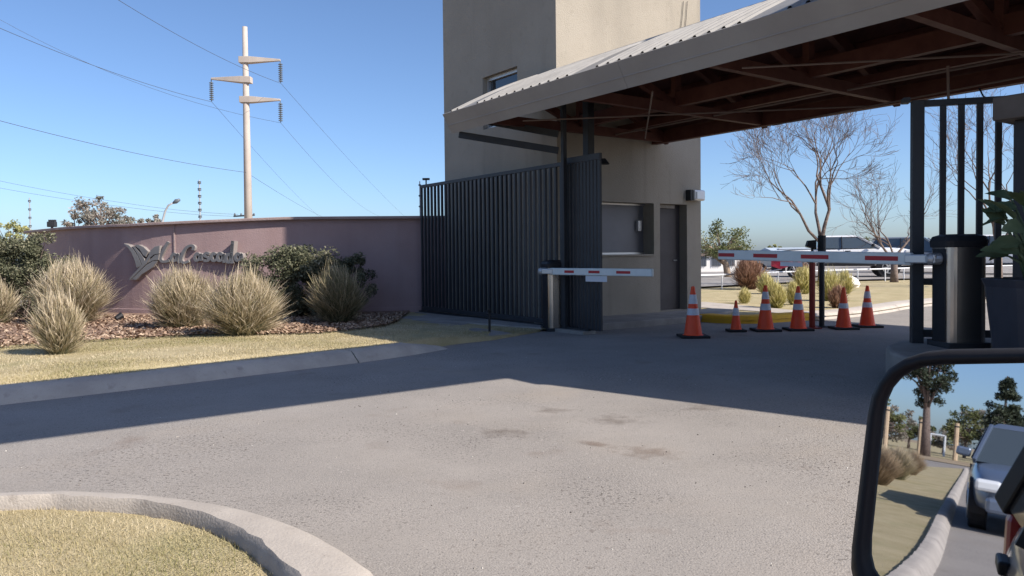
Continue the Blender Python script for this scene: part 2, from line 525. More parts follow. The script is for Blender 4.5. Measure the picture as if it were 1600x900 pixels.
def rough_idx(prof):
    return [i for i in range(len(prof)) if 0 < i < len(prof) - 1]

# ------------------------------------------------------------------ frame of the gatehouse: u along the gate line (towards the camera), v through the gate
D2 = V((0.58, -0.815, 0)).normalized()
N2 = V((D2.y * -1, D2.x, 0))
O2 = V((-0.84, 12.0, 0))
def C(u, v, z=0.0):
    return O2 + D2 * u + N2 * v + V((0, 0, z))
ZV = V((0, 0, 1))
# entry lane, and the door mirror of the car standing in it
LANE = V((0.882, 0.471, 0)); LEFT = V((-0.471, 0.882, 0))
MC = dp(1500, 745, 0.50)
back = V((-LANE.x, -LANE.y, 0.0))
MN = (back - ray(1512, 699)).normalized()          # glass turned so that this view line runs straight back along the lane
def MP(px, py, off=0.0):
    return plane_hit(px, py, MC, MN) + MN * off
def mray(px, py):
    o = MP(px, py); r = ray(px, py)
    return o, r - MN * 2 * r.dot(MN)
def mgp(px, py, z=0.0):
    o, r = mray(px, py)
    return o + r * ((z - o.z) / r.z)
def mdp(px, py, dist):
    o, r = mray(px, py)
    return o + r * (dist / r.dot(back))
def mfoot(px, dist, z=-0.0):
    p = mdp(px, 693, dist); p.z = z
    return p

# ================================================================== THE GROUND
struct(sheet('ground', [(-900, -900), (900, -900), (900, 900), (-900, 900)], -0.16, SOIL))
struct(sheet('road', [(-60, -60), (30, -60), (30, 13.2), (14, 17.5), (3.2, 16.2), (-2.2, 16.4), (-12, 24), (-60, 24)], 0.0, ASPH))

# wall line (front face), from its far left end to the gate
WALLP_PTS = [(-12.2, 19.4), (-10.9, 18.15), (-9.9, 17.2), (-8.9, 16.5), (-7.7, 15.98), (-6.4, 15.72), (-5.1, 15.62), (-3.5, 15.66), (-1.9, 15.78), (-1.25, 15.85)]
wall_path = smooth_path([(x, y, 0) for x, y in WALLP_PTS], 0.25)

# verge lawn with its kerb
kerb_px = [(-330, 676), (-150, 651), (0, 633), (88, 623), (200, 610), (300, 598), (450, 580), (560, 567), (650, 554), (700, 545)]
kerb_path = smooth_path([gp(x, y) for x, y in kerb_px], 0.2)
kerb = struct(thing('kerb', None, None, (-4, 8, 0)))
kerb['label'] = 'worn concrete kerb along the verge in front of the mauve wall'
kerb_run(kerb, kerb_path, [(-0.015, -0.05), (0.0, 0.012), (0.10, 0.095), (0.13, 0.118), (0.26, 0.132), (0.27, -0.05)], 4.6, [CONC], rough=0.012, drop=lambda t: 1.0 if t < 0.9 else max(0.28, 1 - (t - 0.9) * 7.2))
edge = kerb_path + [gp(x, y) for x, y in ((740, 537), (790, 528), (845, 518))]
def verge_z(s, t):
    f = 0.128 if s < 0.72 else 0.128 - 0.095 * min(1, (s - 0.72) / 0.14)
    b = -0.02 + 0.065 * s
    return f * (1 - t) + b * t
mb = MB()
NS, NT = 70, 24
eL = [0.0]
for a, b in zip(edge, edge[1:]): eL.append(eL[-1] + (b - a).length)
wL = [0.0]
for a, b in zip(wall_path, wall_path[1:]): wL.append(wL[-1] + (b - a).length)
def along(path, L, t):
    d = t * L[-1]
    for i in range(len(L) - 1):
        if L[i + 1] >= d:
            return path[i].lerp(path[i + 1], (d - L[i]) / max(1e-6, L[i + 1] - L[i]))
    return path[-1].copy()
back_path = [V((-24, 21.5, 0)), V((-18, 22.2, 0))] + wall_path + [C(-1.9, 1.6), C(0.6, 1.6), C(1.2, 1.3)]
bL = [0.0]
for a, b in zip(back_path, back_path[1:]): bL.append(bL[-1] + (b - a).length)
VG = {}
for i in range(NS + 1):
    s = i / NS
    a = along(edge, eL, s)
    da = along(edge, eL, min(1, s + 0.01)) - along(edge, eL, max(0, s - 0.01))
    da.normalize(); a = a + V((-da.y, da.x, 0)) * (0.22 if s < 0.76 else max(0.0, 0.22 - (s - 0.76) * 2.6))
    b = along(back_path, bL, s) + V((0, 0.1, 0))
    for j in range(NT + 1):
        t = j / NT
        p = a.lerp(b, t)
        p.z = verge_z(s, t) + noise.noise(p * 1.3) * (0.012 if s < 0.7 else 0.004) * min(1, t * 6)
        VG[i, j] = len(mb.v)
        mb.v.append(tuple(p))
for i in range(NS + 1):
    p = mb.v[VG[i, 0]]
    VG[i, -1] = len(mb.v)
    mb.v.append((p[0], p[1] - 0.01, -0.03))
for i in range(NS):
    for j in range(-1, NT):
        mb.f.append((VG[i, j], VG[i + 1, j], VG[i + 1, j + 1], VG[i, j + 1]))
struct(mb.build('verge_lawn', LAWN, smooth=True))
verge_v = mb.v[:(NS + 1) * (NT + 1)]
_bins = {}
for q in verge_v:
    _bins.setdefault((math.floor(q[0] * 2), math.floor(q[1] * 2)), []).append(q)
def verge_h(x, y):
    bx, by = math.floor(x * 2), math.floor(y * 2)
    for r_ in (1, 2, 5):
        cand = [q for i in range(bx - r_, bx + r_ + 1) for j in range(by - r_, by + r_ + 1) for q in _bins.get((i, j), ())]
        if cand:
            return min(cand, key=lambda q: (q[0] - x) ** 2 + (q[1] - y) ** 2)[2]
    return 0.0
def on_verge(px, py):
    p = gp(px, py, 0.06)
    for _ in range(3):
        p = gp(px, py, verge_h(p.x, p.y))
    return p

# mulch bed
mulch_front = [(-120, 552), (0, 541), (70, 537), (150, 531), (260, 526), (330, 523), (430, 522), (500, 520), (580, 512), (620, 503)]
mfront = smooth_path([on_verge(x, y) for x, y in mulch_front], 0.3)
mb = MB()
k = len(mfront)
mback = [along(wall_path, wL, 0.0 + i / (k - 1) * 0.93) for i in range(k)]
for i in range(k):
    for j in range(9):
        p = mfront[i].lerp(mback[i], j / 8)
        p.z = verge_h(p.x, p.y) + 0.012 + 0.018 * min(1, j) + noise.noise(p * 2.1) * 0.012
        mb.v.append(tuple(p))
for i in range(k - 1):
    for j in range(8):
        a = i * 9 + j
        mb.f.append((a, a + 9, a + 10, a + 1))
struct(mb.build('mulch_bed', MULCH, smooth=True))
mulch_poly = [(p.x, p.y) for p in mfront] + [(p.x, p.y) for p in reversed(mback)]
mb = MB(); rnd = random.Random(3)
cnt = 0
while cnt < 9000:
    i = rnd.randrange(k - 1); f = rnd.random(); t = rnd.random() ** 1.6 * 0.8 - 0.04
    p = mfront[i].lerp(mfront[i + 1], f).lerp(mback[i].lerp(mback[i + 1], f), t)
    p.z = verge_h(p.x, p.y) + 0.035 + 0.02 * rnd.random()
    a = rnd.random() * 6.28; L_ = 0.012 + 0.03 * rnd.random(); w = 0.006 + 0.009 * rnd.random()
    d = V((math.cos(a) * L_, math.sin(a) * L_, rnd.uniform(-0.02, 0.02))); e = V((-math.sin(a) * w, math.cos(a) * w, rnd.uniform(-0.008, 0.008)))
    mb.add([p - d - e, p + d - e, p + d + e, p - d + e], [(0, 1, 2, 3)], rnd.random())
    cnt += 1
tag(mb.build('bark_mulch', CHIP), 'reddish brown bark chips scattered over the planting bed', 'mulch', kind='stuff')

# island lawn beside the entry lane
isl = [mgp(1511, 735), mgp(1508, 745), mgp(1496, 772), mgp(1478, 815), mgp(1450, 885), mgp(1450, 885).lerp(V((-1.0, 0.5, 0)), 0.5), V((-1.0, 0.5, 0)), V((-0.62, 1.1, 0)), V((-0.46, 1.7, 0)), V((-0.45, 2.15, 0))]
isl += [gp(x, y, 0.11) for x, y in ((580, 903), (553, 875), (505, 843), (435, 811), (350, 789), (250, 775), (150, 768), (0, 769))]
isl += [V((-4.2, 3.3, 0)), V((-8, 1.7, 0)), V((-14, -1.9, 0)), V((-24, -8.5, 0))]
isl = [V((p.x, p.y, 0)) for p in isl]
isl_path = smooth_path(isl, 0.07)
def iwide(p): return 0.9 if p.x > -0.62 else max(0.40, 0.9 - 0.5 * (-0.62 - p.x) / 0.9)
ikerb = struct(thing('kerb', None, None, (-2, 3, 0)))
ikerb['label'] = 'rounded concrete kerb around the near grass island'
kerb_run(ikerb, isl_path, [(-0.08, -0.05), (-0.07, 0.006), (-0.02, 0.09), (0.02, 0.11), (0.12, 0.118), (0.24, 0.12), (0.262, 0.10), (0.275, 0.05), (0.28, -0.05)], 4.2, [CONC], rough=0.016, gap=0.005, wide=iwide)
inner = []
for i, p in enumerate(isl_path):
    d = (isl_path[min(i + 1, len(isl_path) - 1)] - isl_path[max(i - 1, 0)]).normalized()
    inner.append(p + V((-d.y, d.x, 0)) * 0.25 * iwide(p))
o = sheet('island_lawn', inner[::3], 0.055, LAWN); struct(o)
ipoly = [(p.x, p.y) for p in inner[::3]]

def blades(name, label, poly, n, box, zf, hmin, hmax, w, seed, lean=0.8, patch=1.2):
    rnd = random.Random(seed)
    mb = MB(); c = 0; tries = 0
    while c < n and tries < n * 8:
        tries += 1
        x = rnd.uniform(box[0], box[1]); y = rnd.uniform(box[2], box[3])
        if not inpoly(x, y, poly): continue
        nz = noise.noise(V((x * patch, y * patch, 0.3)))
        if rnd.random() > 0.75 + nz: continue
        z = zf(x, y)
        h = rnd.uniform(hmin, hmax); a = rnd.random() * 6.28; l = rnd.random() * lean * h
        dx, dy = math.cos(a), math.sin(a)
        t = min(1, max(0, 0.62 + 0.5 * rnd.gauss(0, 0.4) - nz * 0.7))
        mb.add([(x - dy * w, y + dx * w, z - 0.005), (x + dy * w, y - dx * w, z - 0.005), (x + dx * l, y + dy * l, z + h)], [(0, 1, 2)], t)
        c += 1
    return tag(mb.build(name, BLADE), label, 'grass', kind='stuff')
blades('grass', 'short dry yellow grass on the near kerbed island', ipoly, 85000, (-4.4, -0.4, 0.8, 4.0), lambda x, y: 0.055, 0.006, 0.023, 0.0017, 5, 1.6, 1.6)
vpoly = [verge_v[VG[i, 0]][:2] for i in range(0, NS + 1)] + [verge_v[VG[i, NT]][:2] for i in range(NS, -1, -1)]
import bisect
def vz(x, y):
    return verge_h(x, y)
# coarse height cache for the verge
_hc = {}
def vzc(x, y):
    k_ = (int(x * 3), int(y * 3))
    if k_ not in _hc: _hc[k_] = verge_h(x, y)
    return _hc[k_]
mpoly_in = [(p.x, p.y + 0.05) for p in mfront] + [(p.x, p.y) for p in reversed(mback)]
lawn_front = [(p[0], p[1]) for p in [verge_v[VG[i, 0]] for i in range(NS + 1)]] + [(p.x, p.y) for p in reversed(mfront)]
blades('grass', 'dry straw coloured lawn grass between the kerb and the planting bed', lawn_front, 60000, (-9.5, 0.5, 5.5, 13), vzc, 0.006, 0.022, 0.004, 9, 1.5, 0.9)

# concrete slabs by the sliding gate
apron = struct(thing('apron_slabs', None, None, (-0.5, 12.8, 0)))
for (pts, z) in (([(598, 500), (640, 493), (752, 500), (720, 508)], 0.05), ([(640, 497), (668, 491), (846, 503), (846, 512)], 0.06), ([(700, 518), (745, 512), (800, 520), (770, 524)], 0.05), ([(650, 505), (690, 501), (715, 507), (690, 512)], 0.055)):
    q = [gp(x, y, z) for x, y in pts]
    part('concrete_slab', SLAB, apron, lambda m: m.prism([V((p.x, p.y, z - 0.1)) for p in q], (0, 0, 0.1)), bev=0.012)
apron['label'] = 'rough concrete slabs laid in front of the sliding gate'

# inner lawn, its kerbs, footpath and car park
inner_px = [(1088, 502), (1120, 505), (1180, 506), (1243, 502), (1290, 499), (1340, 495), (1390, 488), (1430, 481), (1500, 474), (1600, 466), (1800, 456)]
ipath = smooth_path([gp(x, y) for x, y in inner_px], 0.3)
nk = len(ipath)
far_edge = [gp(x, y) for x, y in ((1900, 432), (1600, 437), (1420, 440), (1300, 443), (1215, 447), (1128, 452), (1020, 458))]
lawn2 = [(p.x, p.y) for p in ipath] + [(p.x, p.y) for p in far_edge]
struct(sheet('inner_lawn', lawn2, 0.06, LAWN))
ikb = struct(thing('kerb', None, None, (5, 13, 0)))
ikb['label'] = 'kerb of the inner lawn behind the cones, yellow at one end'
cut = [i for i, p in enumerate(ipath) if p.x > gp(1245, 500).x][0]
kerb_run(ikb, ipath[:cut + 1], [(-0.01, -0.05), (0.0, 0.01), (0.03, 0.11), (0.05, 0.125), (0.35, 0.125), (0.36, -0.05)], 2.0, [YELLOW])
kerb_run(ikb, ipath[cut:], [(-0.01, -0.05), (0.0, 0.01), (0.05, 0.09), (0.08, 0.11), (0.42, 0.12), (0.43, -0.05)], 3.0, [CONC])
fp = [gp(x, y, 0.07) for x, y in ((1040, 470), (1105, 472), (1180, 479), (1245, 485), (1290, 489))]
fp2 = [gp(x, y, 0.07) for x, y in ((1290, 496), (1245, 492), (1180, 486), (1105, 481), (1040, 478))]
struct(sheet('footpath', [(p.x, p.y) for p in fp + fp2], 0.072, CONC))
struct(sheet('car_park', [(p.x, p.y) for p in far_edge] + [(-12, 60), (0, 95), (70, 95), (60, 30)], 0.12, GRAVEL))

# raised traffic island at the right barrier
rsl = [gp(1392, 549, 0.3), gp(1384, 541, 0.3), gp(1400, 533, 0.3), gp(1440, 528, 0.3), V((4.3, 7.75, 0)), V((7.5, 7.6, 0)), V((9.5, 3.4, 0)), V((6.5, 3.2, 0)), V((4.2, 4.9, 0)), gp(1420, 560, 0.3)]
part_ = MB(); part_.prism([V((p.x, p.y, -0.05)) for p in rsl], (0, 0, 0.35))
struct(part_.build('traffic_island', SLAB, bev=0.03))

def stain_mat(name, c, thr):
    m = pmat(name, c, 0.9)
    nt = m.node_tree; b = nt.nodes['Principled BSDF']
    tc = nt.nodes.new('ShaderNodeTexCoord')
    mp = nt.nodes.new('ShaderNodeMapping'); mp.inputs['Location'].default_value = (-1, -1, 0); mp.inputs['Scale'].default_value = (2, 2, 0)
    nt.links.new(tc.outputs['Generated'], mp.inputs[0])
    ln = nt.nodes.new('ShaderNodeVectorMath'); ln.operation = 'LENGTH'; nt.links.new(mp.outputs[0], ln.inputs[0])
    geo = nt.nodes.new('ShaderNodeNewGeometry')
    nz = nt.nodes.new('ShaderNodeTexNoise'); nz.inputs['Scale'].default_value = 9; nz.inputs['Detail'].default_value = 8; nt.links.new(geo.outputs['Position'], nz.inputs['Vector'])
    sb_ = nt.nodes.new('ShaderNodeMath'); sb_.operation = 'SUBTRACT'; ml = nt.nodes.new('ShaderNodeMath'); ml.operation = 'MULTIPLY'; ml.inputs[1].default_value = 2.2; nt.links.new(nz.outputs['Fac'], ml.inputs[0]); nt.links.new(ml.outputs[0], sb_.inputs[0]); nt.links.new(ln.outputs['Value'], sb_.inputs[1])
    mr = nt.nodes.new('ShaderNodeMapRange'); mr.inputs['From Min'].default_value = thr; mr.inputs['From Max'].default_value = thr + 0.75; mr.inputs['To Max'].default_value = 0.33
    nt.links.new(sb_.outputs[0], mr.inputs[0]); nt.links.new(mr.outputs[0], b.inputs['Alpha'])
    return m
ST1, ST2 = stain_mat('rust_mud', (0.20, 0.13, 0.09), 0.38), stain_mat('oil_dirt', (0.19, 0.155, 0.13), 0.48)
for (x0, y0, x1, y1, w_, m_) in ((970, 698, 1065, 718, 0.16, ST1), (905, 662, 1015, 652, 0.26, ST2), (1055, 640, 1150, 634, 0.22, ST2), (815, 644, 905, 640, 0.2, ST2), (880, 686, 990, 704, 0.05, ST1), (720, 682, 850, 672, 0.2, ST2)):
    a, b = gp(x0, y0), gp(x1, y1)
    d = (b - a); n_ = V((-d.y, d.x, 0)).normalized() * w_
    mb = MB(); mb.add([V((p.x, p.y, 0.004)) for p in (a - n_, b - n_, b + n_, a + n_)], [(0, 1, 2, 3)])
    struct(mb.build('road_stain', m_))

mb = MB(); rnd = random.Random(17)
for _ in range(3600):
    x, y = rnd.uniform(-4.5, 4.5), rnd.uniform(2.2, 9.5)
    if noise.noise(V((x * 0.6, y * 0.6, 2))) + rnd.uniform(-0.5, 0.5) < 0.05 or inpoly(x, y, [(p.x, p.y) for p in isl_path[::6]]): continue
    r_ = 0.0025 + 0.0045 * rnd.random() ** 2
    q = [V((x + r_ * rnd.uniform(0.6, 1.3) * cx_, y + r_ * rnd.uniform(0.6, 1.3) * cy_, 0.0005)) for cx_, cy_ in ((1, 0), (0, 1), (-1, 0), (0, -1))] + [V((x, y, r_ * 1.1))]
    mb.add(q, [(0, 1, 4), (1, 2, 4), (2, 3, 4), (3, 0, 4)], rnd.random())
tag(mb.build('grit', CHIPG), 'loose grit scattered over the sunlit asphalt', 'grit', kind='stuff')

# ================================================================== MAUVE BOUNDARY WALL
bw = thing('boundary_wall', 'long curved mauve plastered wall carrying the emblem sign', 'wall', (-6, 17, -0.1))
def wall_strip(path, off0, off1, z0, z1):
    rings = []
    for i, p in enumerate(path):
        d = (path[min(i + 1, len(path) - 1)] - path[max(i - 1, 0)]).normalized()
        nr = V((-d.y, d.x, 0))
        a = p + nr * off0; b = p + nr * off1
        dz = -0.09 * min(1, max(0, (-4.5 - p.x) / 3.5)) if z1 > 1 else 0.0
        zl = z0 + (dz if z0 > 1 else 0)
        rings.append([V((a.x, a.y, zl)), V((b.x, b.y, zl)), V((b.x, b.y, z1 + dz)), V((a.x, a.y, z1 + dz))])
    return rings
WTOP = 2.0
def wtop(x): return WTOP - 0.09 * min(1, max(0, (-4.5 - x) / 3.5))
part('wall_body', WALLP, bw, lambda m: m.loft(wall_strip(wall_path, 0.0, 0.2, -0.3, WTOP - 0.06)))
part('plinth', WALLP, bw, lambda m: m.loft(wall_strip(wall_path, -0.035, -0.001, -0.3, 0.14)), bev=0.01)
part('coping', COPE, bw, lambda m: m.loft(wall_strip(wall_path, -0.10, 0.27, WTOP - 0.06, WTOP + 0.0)), bev=0.012)
jp = [p for p in wall_path if p.x > plane_hit(281, 400, V((0, 16.5, 0)), V((0, 1, 0))).x][0]
part('joint_strip', COPE, bw, lambda m: m.box((jp.x, jp.y - 0.004, 1.3), (0.025, 0.03, 1.27)))

# sign: emblem and lettering (standing off the wall)
def wall_at(px):
    best = min(range(len(wall_path)), key=lambda i: abs((wall_path[i].x / wall_path[i].y) * F + CX - px))
    return wall_path[best]
s0, s1 = wall_at(195), wall_at(385)
sT = (s1 - s0).normalized(); sN = V((sT.y, -sT.x, 0))
def SP(zx, zy, off):
    px, py = 180 + zx / 7.27, 360 + zy / 7.27
    p = plane_hit(px, py, s0 + sN * 0.20, sN)
    return p + sN * (off - 0.20)
sg = thing('wall_sign', 'grey metal leaf emblem and raised script lettering on the mauve wall', 'sign', (s0.x, s0.y, 0.9))
petals = [[(95, 148), (150, 165), (205, 215), (255, 290), (290, 370), (300, 400), (242, 428), (222, 345), (185, 255), (140, 190)],
          [(190, 175), (225, 192), (285, 260), (325, 318), (338, 350), (303, 395), (280, 330), (240, 250)],
          [(215, 165), (262, 162), (318, 188), (372, 240), (345, 300), (318, 282), (275, 215)],
          [(505, 172), (450, 182), (405, 222), (378, 280), (345, 340), (150, 556), (165, 566), (350, 382), (392, 312), (440, 272), (500, 262)],
          [(498, 270), (445, 282), (402, 322), (365, 376), (420, 345), (488, 335)],
          [(480, 345), (420, 352), (352, 392), (180, 560), (235, 566), (300, 500), (360, 462), (425, 420)]]
for po in petals:
    fr = part('petal', SIGNE, sg, lambda m: m.prism([SP(x, y, 0.03) for x, y in po], sN * 0.165))
    cx_ = sum(x for x, y in po) / len(po); cy_ = sum(y for x, y in po) / len(po)
    part('petal_face', SIGNF, fr, lambda m: m.prism([SP(cx_ + (x - cx_) * 0.96, cy_ + (y - cy_) * 0.96, 0.196) for x, y in po], sN * 0.004))
strokes = {'L': [(592, 130), (560, 180), (525, 250), (500, 312), (520, 352), (575, 352), (612, 340)],
           'a': [(692, 290), (655, 268), (628, 300), (640, 345), (680, 335), (698, 272), (705, 345), (728, 368)],
           'C': [(872, 225), (878, 185), (845, 172), (795, 200), (752, 268), (735, 335), (768, 368), (828, 348)],
           'a1': [(952, 290), (920, 262), (892, 300), (904, 342), (945, 325), (962, 272), (968, 345)],
           's': [(1058, 268), (1020, 258), (1002, 288), (1050, 312), (1040, 345), (992, 340)],
           'c': [(1132, 275), (1105, 260), (1082, 300), (1100, 345), (1142, 332)],
           'a2': [(1212, 285), (1175, 258), (1152, 300), (1165, 345), (1205, 330), (1222, 272), (1228, 368)],
           'd': [(1305, 290), (1268, 272), (1250, 320), (1272, 362), (1302, 332), (1325, 122), (1312, 300), (1322, 376)],
           'a3': [(1412, 290), (1382, 262), (1356, 300), (1370, 342), (1408, 322), (1422, 272), (1432, 345)]}
def ribbon(m, pts, wpx, o0, o1):
    pp = smooth_path([V((x, y, 0)) for x, y in pts], 9)
    rings = []
    for i, p in enumerate(pp):
        d = (pp[min(i + 1, len(pp) - 1)] - pp[max(i - 1, 0)]).normalized()
        q = V((-d.y, d.x, 0)) * wpx
        q.x *= 1.25
        a, b = p + q, p - q
        rings.append([SP(a.x, a.y, o0), SP(b.x, b.y, o0), SP(b.x, b.y, o1), SP(a.x, a.y, o1)])
    m.loft(rings)
for k_, st in strokes.items():
    le = part('letter', SIGNE, sg, lambda m: ribbon(m, st, 15, 0.03, 0.17))
    part('letter_face', SIGNF, le, lambda m: ribbon(m, st, 13, 0.171, 0.175))

# small things on the wall
def fence_pole(px, ytop, ybot, off, label, n):
    w = wall_at(px)
    base = V((w.x, w.y + 0.1, wtop(w.x)))
    ztop = zat(px, ytop, base.y)
    t = thing('fence_pole', label, 'fence pole', base, 'electric fence poles on the mauve wall')
    part('pole', ALU, t, lambda m: m.tube([base - V((0, 0, 0.01)), V((base.x, base.y, ztop))], 0.014, 6))
    for i in range(n):
        z = base.z + (ztop - base.z) * (i + 0.6) / n
        part('insulator', INSUL, t, lambda m: m.lathe([(0.012, -0.03), (0.04, -0.02), (0.03, 0.0), (0.04, 0.02), (0.012, 0.03)], (base.x, base.y, z), 8))
fence_pole(46, 309, 360, 0, 'electric fence pole at the far left end of the mauve wall', 4)
fence_pole(312, 281, 345, 0, 'tall thin electric fence pole left of the concrete pylon', 6)
wq = V((-1.88, 15.86, WTOP))
t = thing('fence_pole', 'thin pale pole at the wall end beside the sliding gate', 'fence pole', wq, 'electric fence poles on the mauve wall')
part('pole', ALU, t, lambda m: m.tube([wq, wq + V((0, 0, 0.72))], 0.012, 6))
for z in (0.2, 0.42, 0.64):
    part('insulator', INSUL, t, lambda m: m.lathe([(0.012, -0.02), (0.03, -0.01), (0.03, 0.01), (0.012, 0.02)], wq + V((0, 0, z)), 8))
w = wall_at(77); b0 = V((w.x, w.y + 0.1, wtop(w.x)))
t = thing('floodlight', 'small dark floodlight on top of the left wall end', 'floodlight', b0)
part('bracket', DKMETAL, t, lambda m: m.box((b0.x, b0.y, b0.z + 0.03), (0.04, 0.04, 0.06)))
part('housing', DKMETAL, t, lambda m: m.box((b0.x, b0.y, b0.z + 0.11), (0.2, 0.1, 0.13)), bev=0.015)
part('fin', DKMETAL, t, lambda m: [m.box((b0.x - 0.07 + i * 0.045, b0.y + 0.02, b0.z + 0.195), (0.012, 0.08, 0.05)) for i in range(4)])
gq = on_verge(187, 503)
t = thing('garden_spotlight', 'small black ground spotlight in the mulch below the emblem', 'spotlight', gq)
part('stake', BLACKP, t, lambda m: m.tube([gq - V((0, 0, 0.05)), gq + V((0, 0, 0.07))], 0.012, 6))
part('head', BLACKP, t, lambda m: m.tube([gq + V((-0.05, -0.03, 0.06)), gq + V((0.02, 0.05, 0.12))], [0.045, 0.06], 10))

# ================================================================== TOWER
TU, TV, TL, TW, TH = 0.36, 1.71, 3.63, 3.52, 9.2
tw = thing('gatehouse_tower', 'tall square rendered tower with the guard window and door', 'tower', C(TU - TL / 2, TV + TW / 2, 0))
K = C(TU, TV)
def face_uv(px, py, ax, nr):
    p = plane_hit(px, py, K, nr)
    return (p - K).dot(ax), p.z
def holed(m, org, ax, nr, L, H, holes, dep):
    us = sorted({0, L} | {h[0] for h in holes} | {h[1] for h in holes})
    zs = sorted({-0.2, H} | {h[2] for h in holes} | {h[3] for h in holes})
    def P(a, z, d=0.0): return org + ax * a + ZV * z - nr * d
    def q(a, b, c, d):
        fl = (b - a).cross(d - a).dot(nr)
        m.add([a, b, c, d], [(0, 1, 2, 3)])
    for i in range(len(us) - 1):
        for j in range(len(zs) - 1):
            um, zm = (us[i] + us[i + 1]) / 2, (zs[j] + zs[j + 1]) / 2
            if any(h[0] < um < h[1] and h[2] < zm < h[3] for h in holes): continue
            q(P(us[i], zs[j]), P(us[i + 1], zs[j]), P(us[i + 1], zs[j + 1]), P(us[i], zs[j + 1]))
    for h in holes:
        a0, a1, z0, z1 = h[:4]
        for (p, r_) in (((a0, z0), (a1, z0)), ((a1, z0), (a1, z1)), ((a1, z1), (a0, z1)), ((a0, z1), (a0, z0))):
            q(P(*p), P(*r_), P(*r_, dep), P(*p, dep))
ws0, wz1 = face_uv(905, 313, N2, D2); ws1, wz0 = face_uv(1022, 397, N2, D2)
ds0, dz1 = face_uv(1031, 318, N2, D2); ds1, dz0 = face_uv(1074, 478, N2, D2)
HR = [(ws0, ws1, wz0, wz1), (ds0, ds1, 0.12, dz1)]
l0, lz1 = face_uv(808, 103, -D2, -N2); l1, _z = face_uv(754, 120, -D2, -N2); _q, lz0 = face_uv(790, 194, -D2, -N2)
HL = [(l0, l1, lz0, lz1)]
def tower_body(m):
    holed(m, K, N2, D2, TW, TH, HR, 0.28)
    holed(m, K, -D2, -N2, TL, TH, HL, 0.16)
    A, B, E, G = K, K + N2 * TW, K + N2 * TW - D2 * TL, K - D2 * TL
    z0, z1 = V((0, 0, -0.2)), V((0, 0, TH))
    for p, q in ((B, E), (E, G)):
        m.add([p + z0, q + z0, q + z1, p + z1], [(0, 1, 2, 3)])
    m.add([A + z1, B + z1, E + z1, G + z1], [(0, 1, 2, 3)])
part('wall_shell', TOWERP, tw, tower_body)
def on_right(m, a0, a1, z0, z1, d0, d1):
    m.obox(K + N2 * a0 + ZV * z0 - D2 * d0, N2 * (a1 - a0), D2 * (d0 - d1), ZV * (z1 - z0))
gw = part('guard_window', PANEL, tw, lambda m: on_right(m, ws0 - 0.02, ws1 + 0.02, wz0 - 0.02, wz1 + 0.02, 0.30, 0.27))
part('bottom_frame', ALU, gw, lambda m: on_right(m, ws0, ws1, wz0, wz0 + 0.035, 0.27, 0.23))
part('top_frame', ALU, gw, lambda m: on_right(m, ws0, ws1, wz1 - 0.03, wz1, 0.27, 0.23))
part('intercom', ALU, gw, lambda m: on_right(m, ws1 - 0.2, ws1 - 0.1, wz0 + 0.42, wz0 + 0.62, 0.27, 0.2), bev=0.01)
part('window_sill', TOWERP, gw, lambda m: on_right(m, ws0 - 0.03, ws1 + 0.0, wz0 - 0.03, wz0 - 0.002, 0.2, -0.03))
dr = part('door', DOORM, tw, lambda m: on_right(m, ds0, ds1, 0.12, dz1, 0.24, 0.19))
part('door_panel', DOORM, dr, lambda m: [on_right(m, ds0 + 0.1, ds1 - 0.12, z, z + 0.75, 0.19, 0.18) for z in (0.3, 1.15)])
part('handle', ALU, dr, lambda m: m.tube([K + N2 * (ds1 - 0.1) - D2 * 0.17 + ZV * 1.05, K + N2 * (ds1 - 0.2) - D2 * 0.15 + ZV * 1.05], 0.012, 6))
part('lintel', SLAB, tw, lambda m: on_right(m, ds0, ds1 - 0.18, dz1 - 0.07, dz1 - 0.005, 0.18, 0.14))
def on_left(m, a0, a1, z0, z1, d0, d1):
    m.obox(K - D2 * a0 + ZV * z0 + N2 * d0, -D2 * (a1 - a0), -N2 * (d0 - d1), ZV * (z1 - z0))
uw = part('upper_window', GLASS, tw, lambda m: on_left(m, l0 - 0.01, l1 + 0.01, lz0 - 0.01, lz1 + 0.01, 0.17, 0.15))
for (a_, b_, c_, d_) in ((l0, l1, lz1 - 0.06, lz1), (l0, l1, lz0, lz0 + 0.05), (l1 - 0.05, l1, lz0 + 0.05, lz1 - 0.06), (l0, l0 + 0.05, lz0 + 0.05, lz1 - 0.06)):
    part('window_frame', ALU, uw, lambda m: on_left(m, a_, b_, c_, d_, 0.15, 0.1))
wa, wzz = face_uv(1085, 306, N2, D2)
lampT = part('wall_lamp', ALU, tw, lambda m: on_right(m, wa - 0.17, wa + 0.13, wzz - 0.1, wzz + 0.1, 0.0, -0.16), bev=0.03)
part('lens', LAMPG, lampT, lambda m: on_right(m, wa - 0.12, wa + 0.08, wzz - 0.07, wzz + 0.06, -0.16, -0.175))
part('bracket', DKMETAL, lampT, lambda m: on_right(m, wa - 0.24, wa - 0.172, wzz - 0.1, wzz + 0.1, 0.0, -0.12))
def cables(m):
    for px0, px1 in ((1068, 1062), (1074, 1069)):
        p0 = plane_hit(px0, 2, K + D2 * 0.02, D2); p1 = plane_hit(px1, 58, K + D2 * 0.02, D2)
        m.tube([p0, p0.lerp(p1, 0.5) + N2 * 0.01, p1], 0.006, 4)
part('cable', DKMETAL, tw, cables)
pj = plane_hit(1046, 56, K, D2)
part('cable_clip', DKMETAL, tw, lambda m: (m.tube([pj, pj + D2 * 0.12, pj + D2 * 0.14 + ZV * 0.07], 0.02, 5), m.tube([pj + N2 * 0.12, pj + N2 * 0.12 + D2 * 0.1 + ZV * 0.05], 0.018, 5)))
